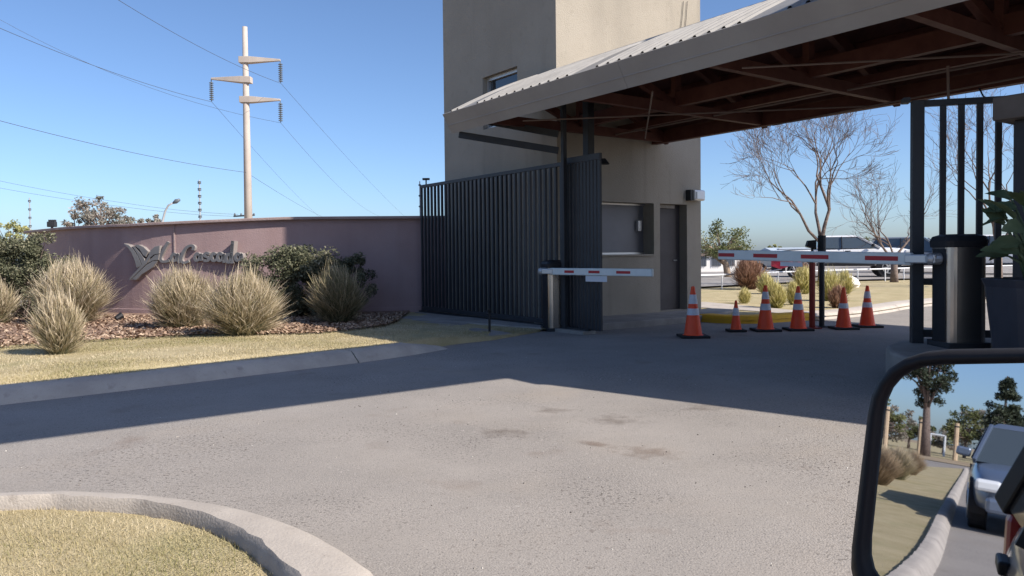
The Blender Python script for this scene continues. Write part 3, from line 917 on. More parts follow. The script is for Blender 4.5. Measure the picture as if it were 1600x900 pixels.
fl = [C(TU + 0.0, 1.2), C(TU + 1.0, 1.35), C(TU + 1.05, 4.4), C(TU + 0.5, 5.6), C(TU + 0.0, 5.6)]
pav = MB(); pav.prism([V((p.x, p.y, -0.05)) for p in fl], (0, 0, 0.16))
tag(struct(pav.build('pavement', SLAB, bev=0.02)), 'low concrete pavement around the foot of the tower')

# ================================================================== SLIDING GATE AND STEEL COLUMNS
GV = 1.22
def gate_u(px):
    p = plane_hit(px, 400, C(0, GV), N2)
    return (p - C(0, GV)).dot(D2)
g0, g1 = gate_u(659), gate_u(880)
gt = thing('sliding_gate', 'dark sliding gate of upright bars in front of the tower', 'gate', C((g0 + g1) / 2, GV, 0.08))
GH = 2.6
part('top_rail', GATEM, gt, lambda m: m.beam(C(g0, GV, GH - 0.03), C(g1, GV, GH - 0.03), 0.05, 0.06), bev=0.004)
part('bottom_rail', GATEM, gt, lambda m: m.beam(C(g0, GV, 0.13), C(g1, GV, 0.13), 0.05, 0.08), bev=0.004)
nb = 34
for i in range(nb):
    u = g0 + 0.03 + (g1 - g0 - 0.06) * i / (nb - 1)
    part('bar', GATEM, gt, lambda m: m.obox(C(u - 0.02, GV - 0.02, 0.171), D2 * 0.04, N2 * 0.04, ZV * (GH - 0.06 - 0.172)))
gr = thing('gate_track', 'steel ground track under the sliding gate', 'track', C((g0 + g1) / 2, GV, 0.05))
part('rail', DKMETAL, gr, lambda m: m.beam(C(g0 - 0.1, GV, 0.065), C(g1 + 0.6, GV, 0.065), 0.06, 0.03))
part('bed', SLAB, gr, lambda m: m.beam(C(g0 - 0.1, GV, 0.0), C(g1 + 0.6, GV, 0.0), 0.25, 0.1))
t = thing('gate_camera', 'small dark camera on a stem at the far end of the sliding gate', 'camera', C(g0 + 0.22, GV, GH))
cq = C(g0 + 0.22, GV, GH)
part('stem', BLACKP, t, lambda m: m.tube([cq - V((0, 0, 0.005)), cq + V((0, 0, 0.09))], 0.015, 6))
part('head', BLACKP, t, lambda m: m.box(cq + V((0, 0, 0.105)), (0.14, 0.06, 0.04)))
# short fixed infill between the columns
gi = thing('gate_infill', 'narrow fixed barred panel between the two canopy columns', 'gate', C(g1 + 0.45, GV + 0.1, 0.06))
part('top_rail', GATEM, gi, lambda m: m.beam(C(g1 + 0.0, GV + 0.1, GH + 0.02), C(g1 + 0.76, GV + 0.1, GH + 0.02), 0.05, 0.09))
for i in range(10):
    u = g1 + 0.03 + i * 0.078
    part('bar', GATEM, gi, lambda m: m.obox(C(u - 0.024, GV + 0.08, 0.05), D2 * 0.048, N2 * 0.04, ZV * (GH - 0.08)))

# ================================================================== CANOPY
EZ, SLO, VR, RZ0, VB, UL, UE = 3.44, 0.44, 2.0, 3.5, 4.15, -0.32, 8.7
cn = thing('entrance_canopy', 'gabled metal canopy on red brown trusses over the gate', 'canopy', C(5, 2, 0))
def roof_z(v):
    if v <= VR:
        return EZ + SLO * v + 0.05 * math.sin(math.pi * v / VR)
    return EZ + SLO * VR - SLO * (v - VR)
def corr_us(u0, u1):
    out = []; pitch = 0.19; u = math.ceil(u0 / pitch) * pitch
    out.append((u0, 0))
    while u < u1 - pitch:
        if u > u0 + 0.01:
            out += [(u, 0), (u + 0.022, 0.028), (u + 0.048, 0.028), (u + 0.07, 0)]
        u += pitch
    out.append((u1, 0))
    return out
def sheet_roof(m, u0, u1, vs):
    us = corr_us(u0, u1); nv = len(vs)
    vv = []; ff = []
    for (u, dz) in us:
        for v in vs:
            vv.append(C(u, v, roof_z(v) + dz))
    for i in range(len(us) - 1):
        for j in range(nv - 1):
            a = i * nv + j
            ff.append((a, a + nv, a + nv + 1, a + 1))
    m.add(vv, ff)
fronts = [0, 0.35, 0.7, 1.05, 1.4, 1.69]
part('roof_sheet', ROOFM, cn, lambda m: sheet_roof(m, UL, TU + 0.005, fronts))
uu = TU + 0.02
while uu < UE - 0.1:
    un = min(uu + 0.95 * 2.8, UE)
    part('roof_sheet', ROOFM, cn, lambda m: sheet_roof(m, uu, un, fronts + [VR]))
    part('roof_sheet', ROOFM, cn, lambda m: sheet_roof(m, uu, un, [VR, 3.0, VB]))
    uu = un
def strip(m, u0, u1, v0, v1, dz, th):
    n = 6
    for i in range(n):
        a, b = v0 + (v1 - v0) * i / n, v0 + (v1 - v0) * (i + 1) / n
        p, q = C(u0, a, roof_z(a) - dz), C(u0, b, roof_z(b) - dz)
        m.obox(p, D2 * (u1 - u0), q - p, ZV * th)
part('ceiling_lining', REDCEIL, cn, lambda m: (strip(m, UL + 0.03, TU - 0.005, 0.03, 1.68, 0.06, 0.02), strip(m, TU + 0.01, UE, 0.03, VR, 0.06, 0.02), strip(m, TU + 0.01, UE, VR, VB - 0.02, 0.06, 0.02)))
u = UL
while u < UE - 0.01:
    un = min(u + 4.0, UE)
    pr = [C(u, -0.05, EZ - 0.005), C(u, -0.03, EZ + 0.0), C(u, 0.135, EZ - 0.33), C(u, 0.11, EZ - 0.335)]
    part('fascia_panel', FASC, cn, lambda m: m.prism([C(u, -0.06, EZ - 0.02), C(u, -0.03, EZ - 0.004), C(u, 0.15, EZ - 0.295), C(u, 0.11, EZ - 0.31)], D2 * (un - u - 0.004)))
    part('fascia_lip', FASC, cn, lambda m: m.beam(C(u, 0.055, EZ - 0.185), C(un - 0.004, 0.055, EZ - 0.185), 0.05, 0.012))
    u = un
part('back_fascia', FASC, cn, lambda m: m.beam(C(TU + 0.02, VB + 0.02, roof_z(VB) - 0.06), C(UE, VB + 0.02, roof_z(VB) - 0.06), 0.03, 0.16))
part('verge_flashing', FASC, cn, lambda m: [m.beam(C(UL - 0.02, a, roof_z(a) - 0.09), C(UL - 0.02, b, roof_z(b) - 0.09), 0.02, 0.16) for a, b in zip([0.14] + fronts[1:-1], fronts[1:])])
for v in (0.5, 1.05, 1.6, 2.45, 3.0, 3.55):
    part('purlin', REDWOOD, cn, lambda m: m.beam(C(UL + 0.05 if v < 1.7 else TU + 0.02, v, roof_z(v) - 0.12), C(UE, v, roof_z(v) - 0.12), 0.06, 0.11))
for u in (0.62, 2.7, 4.8, 6.9, 8.6):
    tr = MB()
    tr.beam(C(u, 0.16, 3.24), C(u, 4.05, 3.24), 0.09, 0.14)
    tr.build('truss_bottom_chord', REDWOOD, cn)
    part('truss_top_chord', REDWOOD, cn, lambda m: (m.beam(C(u, 0.16, roof_z(0.16) - 0.22), C(u, VR, roof_z(VR) - 0.24), 0.088, 0.14), m.beam(C(u, VR, roof_z(VR) - 0.24), C(u, 4.05, roof_z(4.05) - 0.22), 0.086, 0.14)))
    part('king_post', REDWOOD, cn, lambda m: m.beam(C(u, VR, 3.3), C(u, VR, roof_z(VR) - 0.3), 0.082, 0.12, up=N2))
    part('truss_web', REDWOOD, cn, lambda m: (m.beam(C(u, VR - 0.1, 3.3), C(u, 1.0, roof_z(1.0) - 0.28), 0.078, 0.11), m.beam(C(u, VR + 0.1, 3.3), C(u, 3.0, roof_z(3.0) - 0.28), 0.076, 0.11)))
part('back_beam', REDWOOD, cn, lambda m: m.beam(C(TU + 0.02, 3.95, 3.24), C(UE, 3.95, 3.24), 0.12, 0.17))
part('front_beam', REDWOOD, cn, lambda m: m.beam(C(UL + 0.1, 0.3, 3.3), C(UE, 0.3, 3.3), 0.1, 0.09))
part('middle_beam', REDWOOD, cn, lambda m: m.beam(C(TU + 0.02, 2.0, 3.36), C(UE, 2.0, 3.36), 0.1, 0.2))
part('middle_beam', REDWOOD, cn, lambda m: m.beam(C(TU + 0.02, 3.1, 3.36), C(UE, 3.1, 3.36), 0.08, 0.1))
us = [TU + 0.1]
while us[-1] < UE - 1.2: us.append(us[-1] + 1.05)
for a, b in zip(us, us[1:]):
    part('lattice_brace', REDWOOD, cn, lambda m: (m.beam(C(a, 3.95, 3.33), C((a + b) / 2, 3.95, roof_z(3.95) - 0.12), 0.05, 0.09), m.beam(C((a + b) / 2, 3.95, roof_z(3.95) - 0.12), C(b, 3.95, 3.33), 0.048, 0.09)))
for (ua, va, ub, vb, zz) in ((1.2, 0.4, 4.6, 3.7, 3.14), (3.0, 3.8, 8.5, 3.2, 3.12), (5.0, 0.5, 8.2, 3.6, 3.15), (0.8, 3.3, 3.6, 0.6, 3.16)):
    part('tie_rod', ROD, cn, lambda m: m.tube([C(ua, va, zz), C(ub, vb, zz)], 0.012, 5))
part('conduit', ROD, cn, lambda m: m.tube([C(TU + 0.3, 2.75, 3.2), C(UE, 2.75, 3.2)], 0.014, 5))
# struts at the free corner and the columns
part('corner_strut', DKMETAL, cn, lambda m: (m.beam(C(UL + 0.15, 0.16, 3.1), C(1.05, 1.18, 2.78), 0.07, 0.1), m.beam(C(UL + 0.35, 0.35, 3.33), C(1.05, 1.18, 3.03), 0.06, 0.1)))
pc = C(g1 + 0.06, GV - 0.02)
part('column', DKMETAL, cn, lambda m: m.obox(pc - D2 * 0.035 - N2 * 0.035 + ZV * 0.0, D2 * 0.07, N2 * 0.07, ZV * 3.55), bev=0.008)
pc2 = dp(921, 400, 12.0); pc2.z = 0
part('column', DKMETAL, cn, lambda m: m.obox(pc2 - D2 * 0.065 - N2 * 0.065, D2 * 0.13, N2 * 0.13, ZV * 3.7), bev=0.008)
part('leak_stop_panel', FASC, cn, lambda m: m.prism([C(8.705, 0.02, EZ - 0.3)] + [C(8.705, v_, roof_z(v_) + 0.01) for v_ in (0.02, 0.5, 1.0, 1.5, 2.0, 3.0, VB)] + [C(8.705, VB, EZ - 0.3)], D2 * 0.012))  # unseen panel added to stop sunlight leaking past the roof end
part('roof_shade_slab', FASC, cn, lambda m: m.prism([C(8.72, 0.03, 3.36), C(12.8, 1.1, 3.36), C(12.8, 4.15, 3.36), C(8.72, 4.15, 3.36)], (0, 0, 0.16)))  # unseen slab, front edge tapered to set the shadow line on the road
for (u, v) in ((8.9, 0.6), (8.9, 3.6), (12.4, 1.4), (12.4, 3.6)):
    part('column', DKMETAL, cn, lambda m: m.obox(C(u, v, 0.0), D2 * 0.17, N2 * 0.17, ZV * 3.4), bev=0.008)
part('drop_rod', ROD, cn, lambda m: m.tube([dp(1481, 103, 8.2), dp(1482, 156, 8.2)], 0.014, 6))
part('hanging_wire', BLACKP, cn, lambda m: m.tube([dp(1530, 138, 7.6), dp(1536, 150, 7.5), dp(1548, 158, 7.4)], 0.008, 5))
# unseen flat wing, added and outlined to cast the shadow strip across the road
WZ = 3.9
wsh = V((SUNV.x, SUNV.y, 0)) * (WZ / SUNV.z)
wA, wB, wE, wG = gp(0, 695) + wsh, gp(820, 588) + wsh, gp(0, 612, 0.1) + wsh * 0.975, gp(560, 549, 0.1) + wsh * 0.975
def ext(p, q, t_): return p + (q - p) * t_
wq4 = [ext(wA, wB, -1.35), ext(wA, wB, 1.25), ext(wE, wG, 1.45), ext(wE, wG, -1.35)]
part('shade_wing', FASC, cn, lambda m: m.prism([V((p.x, p.y, WZ)) for p in wq4], (0, 0, 0.2)), bev=0.02)
for p in (ext(wE, wG, -1.3) - LEFT * 0.1, ext(wE, wG, -0.85) - LEFT * 0.1):  # out-of-view posts under the added wing
    part('column', DKMETAL, cn, lambda m: m.obox((p.x, p.y, 0), D2 * 0.12, N2 * 0.12, ZV * WZ))
# unseen tower right of the picture, added to shade the cones and gatehouse face
et = thing('shade_tower', 'unseen tower added beyond the right picture edge to shade the gateway', 'tower', C(11.5, 6, 0))
part('wall_shell', TOWERP, et, lambda m: m.obox(C(9.6, 5.6, -0.1), D2 * 3.6, N2 * 1.9, ZV * 11.15))
part('sky_blocker', TOWERP, et, lambda m: m.obox(C(9.6, 1.6, -0.1), D2 * 3.0, N2 * 3.98, ZV * 3.4))  # unseen block added to cut sky light under the canopy
part('upper_shade_block', TOWERP, et, lambda m: m.obox(C(9.6, 7.51, 7.2), D2 * 3.6, N2 * 2.45, ZV * 3.95))  # added overhang, placed to keep the sun off the gatehouse face
part('roof_slab', SLAB, et, lambda m: m.obox(C(9.5, 5.5, 11.16), D2 * 3.8, N2 * 4.6, ZV * 0.15))
# floodlight on the column
fq = dp(938, 252, 11.7)
t = thing('floodlight', 'dark floodlight on the canopy column above the booth window', 'floodlight', fq)
part('bracket', DKMETAL, t, lambda m: m.beam(pc2 + V((0, -0.05, fq.z + 0.02)), fq + V((0, 0, 0.02)), 0.03, 0.03))
part('housing', DKMETAL, t, lambda m: m.loft([[fq + V((a * 0.07, b * 0.04, 0.04)) for a, b in ((-1, -1), (1, -1), (1, 1), (-1, 1))], [fq + V((a * 0.09 + 0.04, b * 0.06 - 0.03, -0.05)) for a, b in ((-1, -1), (1, -1), (1, 1), (-1, 1))]]))
cb = gp(906, 512, 0.0)
t = thing('concrete_block', 'small concrete block at the foot of the canopy column', 'block', (cb.x, cb.y, 0.0))
part('block', SLAB, t, lambda m: m.obox((cb.x - 0.12, cb.y, 0.0), (0.24, 0, 0), (0, 0.2, 0), (0, 0, 0.24)), bev=0.012)
part('pipe', BLACKP, t, lambda m: m.tube([V((cb.x - 0.06, cb.y - 0.06, 0.03)), V((cb.x - 0.04, cb.y + 0.02, 0.05))], 0.035, 8))
sq = on_verge(765, 520)
t = thing('garden_tap', 'thin dark standpipe in the grass before the sliding gate', 'standpipe', sq)
part('pipe', BLACKP, t, lambda m: m.tube([sq - V((0, 0, 0.05)), sq + V((0, 0, 0.36))], 0.018, 7))
part('tap', BLACKP, t, lambda m: m.tube([sq + V((0.0, 0, 0.33)), sq + V((-0.03, -0.07, 0.33)), sq + V((-0.03, -0.09, 0.28))], 0.016, 6))

# ================================================================== BARRIERS
def barrier(label, base, rz, h, sx, sy, arm_dir, arm_len, arm_z, stripes, plate, dark_face, arm_r, droop=0.0):
    """cabinet turned by rz; arm leaves along arm_dir."""
    t = thing('boom_barrier', label, 'barrier', base)
    rot = Matrix.Rotation(rz, 3, 'Z')
    def P(x, y, z): return V(base) + rot @ V((x, y, z))
    def rr(w, d, r_, z, k=5):
        pts = []
        for cx_, cy_, a0 in ((w - r_, d - r_, 0), (-w + r_, d - r_, 90), (-w + r_, -d + r_, 180), (w - r_, -d + r_, 270)):
            for i in range(k):
                a = R(a0 + 90 * i / (k - 1))
                pts.append(P(cx_ + r_ * math.cos(a), cy_ + r_ * math.sin(a), z))
        return pts
    part('base_plate', DKMETAL, t, lambda m: m.loft([rr(sx / 2 + 0.02, sy / 2 + 0.02, 0.03, 0.0), rr(sx / 2 + 0.02, sy / 2 + 0.02, 0.03, 0.05)]))
    cab = part('cabinet', STEEL, t, lambda m: m.loft([rr(sx / 2, sy / 2, 0.07, 0.05), rr(sx / 2, sy / 2, 0.07, h - 0.12)]))
    part('dark_strip', BLACKP, cab, lambda m: m.obox(P(-sx / 2 - 0.006, -sy / 2 + dark_face[0], 0.055), rot @ V((0.02, 0, 0)), rot @ V((0, dark_face[1] - dark_face[0], 0)), V((0, 0, h - 0.19))), bev=0.004)
    part('cap', BLACKP, t, lambda m: m.loft([rr(sx / 2 + 0.015, sy / 2 + 0.015, 0.08, h - 0.12), rr(sx / 2 + 0.02, sy / 2 + 0.02, 0.08, h - 0.06), rr(sx / 2 + 0.005, sy / 2 + 0.005, 0.08, h - 0.02), rr(sx / 2 - 0.05, sy / 2 - 0.05, 0.06, h)]), bev=0.004)
    ad = V(arm_dir).normalized()
    fr = rot @ V((-1, 0, 0))
    hub = P(-sx / 2, -sy / 2 + dark_face[2], arm_z)
    hb = part('arm_hub', ALU, t, lambda m: (m.tube([hub - fr * 0.02, hub + fr * 0.10], 0.055, 12), m.tube([hub + fr * 0.10, hub + fr * 0.13], [0.055, 0.03], 12)))
    st = hub + fr * 0.075
    part('clamp', ALU, hb, lambda m: m.beam(st - ad * 0.05, st + ad * 0.26, 0.075, 0.085), bev=0.012)
    a0 = st + ad * 0.2
    a1 = st + ad * arm_len + V((0, 0, droop))
    arm = part('boom_arm', ARMW, t, lambda m: m.beam(a0, a1, 0.05, arm_r), bev=0.012)
    side = ad.cross(ZV).normalized()
    if side.dot(-V(base)) < 0: side = -side
    for (f0, f1) in stripes:
        p0, p1 = a0.lerp(a1, f0), a0.lerp(a1, f1)
        part('red_stripe', REDT, arm, lambda m: m.beam(p0 + side * 0.0262, p1 + side * 0.0262, 0.002, arm_r * 0.36))
    for f in plate:
        p0 = a0.lerp(a1, f[0]); p1 = a0.lerp(a1, f[1])
        part('hanging_plate', WHITEP, arm, lambda m: m.beam(p0 - ZV * (arm_r / 2 + f[2] / 2 + 0.003), p1 - ZV * (arm_r / 2 + f[2] / 2 + 0.003), 0.008, f[2]))
    return t
lb = gp(868, 511, 0.05)
lb = V((lb.x, lb.y, 0.0))
barrier('steel boom barrier with short arm beside the sliding gate', lb, R(16), 1.10, 0.34, 0.36, (D2.x + 0.12, D2.y + 0.05, 0), 2.12, 0.93, [(0.16, 0.26), (0.41, 0.52), (0.68, 0.81)], [(0.37, 0.58, 0.085)], (0.06, 0.27, 0.1), 0.105, 0.0)
rb = gp(1497, 541, 0.3); rb.z = 0.3
tipR = dp(1130, 399, 9.6)
adR = V((tipR.x - (rb.x - 0.2), tipR.y - rb.y, 0))
barrier('steel boom barrier with long arm in front of the barred fence', rb, R(0), 1.04, 0.36, 0.34, adR, adR.length * 1.0, 0.815, [(0.05, 0.19), (0.36, 0.50), (0.63, 0.77), (0.89, 0.995)], [(0.5, 0.62, 0.05)], (0.06, 0.27, 0.15), 0.12, 0.05)

# ================================================================== RIGHT FENCE, PILLAR, PLANTER
f0 = V((3.91, 7.42, 0.3)); fdir = V((0.59, -0.15, 0)).normalized(); fn = V((-fdir.y, fdir.x, 0))
FT = 2.63
ff = thing('barred_fence', 'dark barred fence panel behind the near barrier cabinet', 'fence', f0)
def fb(m, a, w, z0, z1, d=0.05):
    m.obox(f0 + fdir * a - fn * d / 2 + V((0, 0, z0 - 0.3)), fdir * w, fn * d, ZV * (z1 - z0))
part('post', GATEM, ff, lambda m: fb(m, -0.05, 0.105, 0.28, FT + 0.0, 0.1), bev=0.006)
part('post_foot', GATEM, ff, lambda m: fb(m, -0.13, 0.06, FT - 0.02, FT + 0.03, 0.1))
part('top_rail', GATEM, ff, lambda m: fb(m, 0.06, 1.9, FT - 0.06, FT, 0.05))
part('bottom_rail', GATEM, ff, lambda m: fb(m, 0.06, 1.9, 0.36, 0.43, 0.05))
part('bracket', GATEM, ff, lambda m: fb(m, 0.06, 0.12, 0.86, 0.92, 0.05))
for i in range(11):
    part('bar', GATEM, ff, lambda m: fb(m, 0.2 + 0.157 * i, 0.05, 0.431, FT - 0.061, 0.04))
pq = dp(1640, 400, 6.45); pq.z = 0.3
pl = thing('gate_pillar', 'dark pillar with a heavy cap at the right edge behind the plant', 'pillar', pq)
part('shaft', DKMETAL, pl, lambda m: m.obox(pq - D2 * 0.2 - N2 * 0.2 - ZV * 0.02, D2 * 0.4, N2 * 0.4, ZV * 2.0), bev=0.01)
part('cap', CAPM, pl, lambda m: m.obox(pq - D2 * 0.32 - N2 * 0.32 + ZV * 1.98, D2 * 0.64, N2 * 0.64, ZV * 0.2), bev=0.015)
qp = dp(1622, 436, 5.7); qp.z = 0.3
zt = zat(1600, 436, 5.7)
pt = thing('planter', 'tall slate blue planter at the right edge', 'planter', qp)
part('pot', POT, pt, lambda m: m.lathe([(0.2, -0.02), (0.235, 0.1), (0.285, zt - 0.3 - 0.06), (0.305, zt - 0.3), (0.27, zt - 0.3), (0.265, zt - 0.34)], qp, 28, 5), bev=0.004)
part('soil', MULCH, pt, lambda m: m.lathe([(0.2, zt - 0.39), (0.255, zt - 0.345)], qp, 20, 5))
ppl = thing('potted_plant', 'broad leaved plant growing in the slate planter', 'plant', V((qp.x, qp.y, zt - 0.04)))
rnd = random.Random(12)
pb = V((qp.x, qp.y, zt - 0.05))
def big_leaf(m, p, d, up, L, W):
    d = V(d).normalized(); s_ = d.cross(V(up)).normalized(); n_ = s_.cross(d)
    rows = []
    K_ = 8
    for i in range(K_ + 1):
        t = i / K_
        w = W * (math.sin(math.pi * min(1, t * 0.93 + 0.05)) ** 0.75) * (1 - 0.35 * t) * (1 + 0.3 * math.sin(i * 2.9 + 1))
        c = V(p) + d * L * t - n_ * (L * 0.28 * t * t)
        rows.append([c - s_ * w + n_ * w * 0.35, c, c + s_ * w + n_ * w * 0.35])
    vs = [q for r_ in rows for q in r_]
    fs = []
    for i in range(K_):
        for j in range(2):
            a = i * 3 + j
            fs.append((a, a + 1, a + 4, a + 3))
    m.add(vs, fs)
for i in range(34):
    az = rnd.random() * 6.283; f = rnd.random()
    rr_ = 0.05 + 0.2 * rnd.random() * (1 - 0.4 * f)
    p0 = pb + V((math.cos(az) * rr_ - 0.10 * f, math.sin(az) * rr_, 0.12 + 0.56 * f))
    p1 = p0 + V((math.cos(az) * 0.9, math.sin(az) * 0.9, rnd.uniform(-0.15, 1.1) * (0.5 + f))).normalized() * rnd.uniform(0.16, 0.27)
    stem = MB(); stem.tube([pb + V((math.cos(az) * 0.06, math.sin(az) * 0.06, 0)), pb.lerp(p0, 0.55) + V((rnd.uniform(-0.02, 0.02), 0, 0.05)), p0], [0.018, 0.013, 0.008], 6)
    so = stem.build('stem', BIGLEAF, ppl, smooth=True)
    lm = MB(); big_leaf(lm, p0, p1 - p0, (rnd.uniform(-0.6, 0.6), rnd.uniform(-0.9, 0.2), 0.7), (p1 - p0).length * 1.1, rnd.uniform(0.05, 0.085))
    lm.build('leaf', BIGLEAF, so, smooth=True)

# ================================================================== CONES AND POSTS
def cone(px, py, h, bands, label, dark=False):
    b = gp(px, py, 0.0)
    t = thing('traffic_cone', label, 'traffic cone', b, 'traffic cones standing under the canopy')
    part('base', RUBBER, t, lambda m: m.box((b.x, b.y, 0.018), (h * 0.55, h * 0.55, 0.034)), bev=0.008)
    rb_, rt_ = h * 0.185, h * 0.035
    def rad(z): return rb_ + (rt_ - rb_) * z / h
    part('body', ORANGE, t, lambda m: m.lathe([(rb_ * 1.12, 0.034), (rad(0.06 * h), 0.06 * h), (rt_, h * 0.985), (rt_ * 0.7, h)], b, 24), smooth=False)
    for (z0, z1) in bands:
        part('reflective_band', CONEW, t, lambda m: m.lathe([(rad(z0 * h) + 0.003, z0 * h), (rad(z1 * h) + 0.003, z1 * h)], b, 24))
cone(1083, 527, 0.72, [(0.44, 0.57), (0.66, 0.84)], 'nearest traffic cone with two grey bands, standing apart on the left')
cone(1150, 518, 0.47, [(0.52, 0.76)], 'smallest traffic cone, one grey band, second from the left')
cone(1196, 517, 0.69, [(0.46, 0.60), (0.70, 0.86)], 'two banded traffic cone just right of the small cone')
cone(1247, 516, 0.67, [(0.47, 0.60), (0.70, 0.85)], 'two banded traffic cone immediately left of the red post')
cone(1318, 514, 0.64, [(0.50, 0.62)], 'tall traffic cone with a single grey band, right of the dark post')
cone(1355, 511, 0.65, [(0.48, 0.60), (0.70, 0.86)], 'rightmost traffic cone with two grey bands')
b = gp(1269, 513, 0.0)
t = thing('barrier_post', 'round red post with a black head behind the long boom', 'post', b)
part('shaft', REDP, t, lambda m: m.tube([b, b + V((0, 0, 1.02))], 0.045, 12))
part('foot_plate', REDP, t, lambda m: m.box((b.x, b.y, 0.01), (0.22, 0.22, 0.018)))
part('neck', BLACKP, t, lambda m: m.tube([b + V((0, 0, 1.0)), b + V((0, 0, 1.26))], 0.02, 8))
part('head', BLACKP, t, lambda m: m.loft([[b + V((x, y, 1.22 + z)) for x, y, z in ((-0.1, -0.05, 0.05), (0.05, -0.05, 0.0), (0.05, 0.05, 0.0), (-0.1, 0.05, 0.05))], [b + V((x, y, 1.36 + z)) for x, y, z in ((-0.07, -0.05, 0.0), (0.05, -0.05, 0.01), (0.05, 0.05, 0.01), (-0.07, 0.05, 0.0))]]), bev=0.01)
b = gp(1284, 511, 0.0)
t = thing('barrier_post', 'slim charcoal post with a thick top sleeve beside the red post', 'post', b)
part('shaft', DKMETAL, t, lambda m: m.tube([b, b + V((0, 0, 1.2))], 0.042, 10))
part('sleeve', DKMETAL, t, lambda m: m.tube([b + V((0, 0, 1.16)), b + V((0, 0, 1.44))], 0.062, 12))
part('foot_plate', DKMETAL, t, lambda m: m.box((b.x, b.y, 0.01), (0.2, 0.2, 0.018)))

# ================================================================== POWER POLE, WIRES, STREET LAMP
PD = 60.0
pbp = dp(388, 345, PD); pbp.z = -0.2
ptop = dp(382.5, 42, PD)
pp = thing('power_pole', 'tall concrete power pylon with three staggered cross arms', 'power pole', pbp)
part('shaft', POLEC, pp, lambda m: m.tube([pbp, pbp.lerp(ptop, 0.5), ptop], [0.34, 0.27, 0.19], 14), smooth=True)
def pole_pt(py):
    f = (zat(384, py, PD) - pbp.z) / (ptop.z - pbp.z)
    return pbp.lerp(ptop, f)
ends = []
for (py, ex, ey) in ((94, 438, 94), (125, 330, 123), (156, 438, 156)):
    c0 = pole_pt(py); e = dp(ex, ey, PD)
    dx = (e - c0).normalized()
    s0_ = c0 - dx * 0.45
    ar = MB()
    def ring(p, w, hh): return [p + V((0, a * w, b * hh)) for a, b in ((-1, -1), (1, -1), (1, 1), (-1, 1))]
    ar.loft([ring(s0_, 0.3, 0.24), ring(c0 + dx * 0.35, 0.3, 0.24), ring(e, 0.1, 0.07)])
    ao = ar.build('cross_arm', POLEC, pp, bev=0.02)
    ins = part('insulator_string', INSUL, pp, lambda m: m.tube([e + V((0, 0, -0.05)), e + V((0, 0, -1.75))], 0.035, 6))
    for i in range(9):
        part('insulator_disc', INSUL, ins, lambda m: m.lathe([(0.05, 0.05), (0.17, -0.02), (0.17, -0.05), (0.05, -0.06)], e + V((0, 0, -0.3 - 0.16 * i)), 10))
    ends.append(e + V((0, 0, -1.78)))
lowp = dp(375, 338, 75)
t = thing('distribution_pole', 'small cross bar of a low line beside the pylon foot', 'power pole', V((pbp.x + 0.3, 75, 0)))
lp = V((dp(392, 338, 75).x, 75, 0)); lz = zat(385, 336, 75)
part('mast', POLEC, t, lambda m: m.tube([lp, V((lp.x, 75, lz + 0.1))], 0.13, 8))
part('cross_bar', DKMETAL, t, lambda m: m.beam(dp(365, 338, 75), dp(398, 336, 75), 0.12, 0.14))
for px in (367, 377, 397):
    part('insulator', INSUL, t, lambda m: m.lathe([(0.07, 0.0), (0.1, 0.1), (0.06, 0.25)], dp(px, 337, 75), 8))
def wire(name, label, pts, sag, r):
    out = []
    for a, b in zip(pts, pts[1:]):
        n = 14
        for i in range(n + (1 if b is pts[-1] else 0)):
            t_ = i / n
            p = a.lerp(b, t_); p.z -= sag * 4 * t_ * (1 - t_)
            out.append(p)
    mb = MB(); mb.tube(out, r, 4)
    tag(mb.build(name, WIRE), label, 'power line', 'power lines at the concrete pylon')
wire('power_line', 'power line hanging from the upper right arm of the pylon', [dp(150, -22, 38), ends[0], dp(632, 338, 150)], 0.4, 0.015)
wire('power_line', 'power line hanging from the left arm of the pylon', [dp(-60, 18, 38), ends[1], dp(498, 338, 150)], 0.4, 0.015)
wire('power_line', 'power line hanging from the lowest right arm of the pylon', [dp(-40, 8, 60), ends[2], dp(594, 338, 150)], 1.2, 0.011)
wire('power_line', 'lowest heavy line fixed to the middle of the pylon shaft', [dp(-40, 178, 40), pole_pt(270) + V((0, -0.25, 0)), dp(512, 342, 150)], 0.3, 0.015)
wire('power_line', 'faint low line crossing above the roadside tree', [dp(-40, 274, 70), dp(200, 318, 73), dp(372, 335, 75)], 0.15, 0.012)
wire('power_line', 'second faint low line just under the other', [dp(-40, 286, 70), dp(200, 324, 73), dp(370, 338, 75)], 0.15, 0.012)
sl = dp(252, 350, 42)
t = thing('street_lamp', 'slim street lamp with a curved arm behind the mauve wall', 'street lamp', V((sl.x, sl.y, -0.15)))
part('mast', ALU, t, lambda m: m.tube([V((sl.x, 42, -0.16)), dp(254, 346, 42), dp(258, 330, 42), dp(263, 321, 42), dp(272, 316, 42)], [0.09, 0.07, 0.055, 0.05, 0.05], 8), smooth=True)
part('lamp_head', INSUL, t, lambda m: m.tube([dp(270, 317.5, 42), dp(275, 314.6, 42), dp(281, 312, 42)], [0.05, 0.13, 0.07], 8), smooth=True)

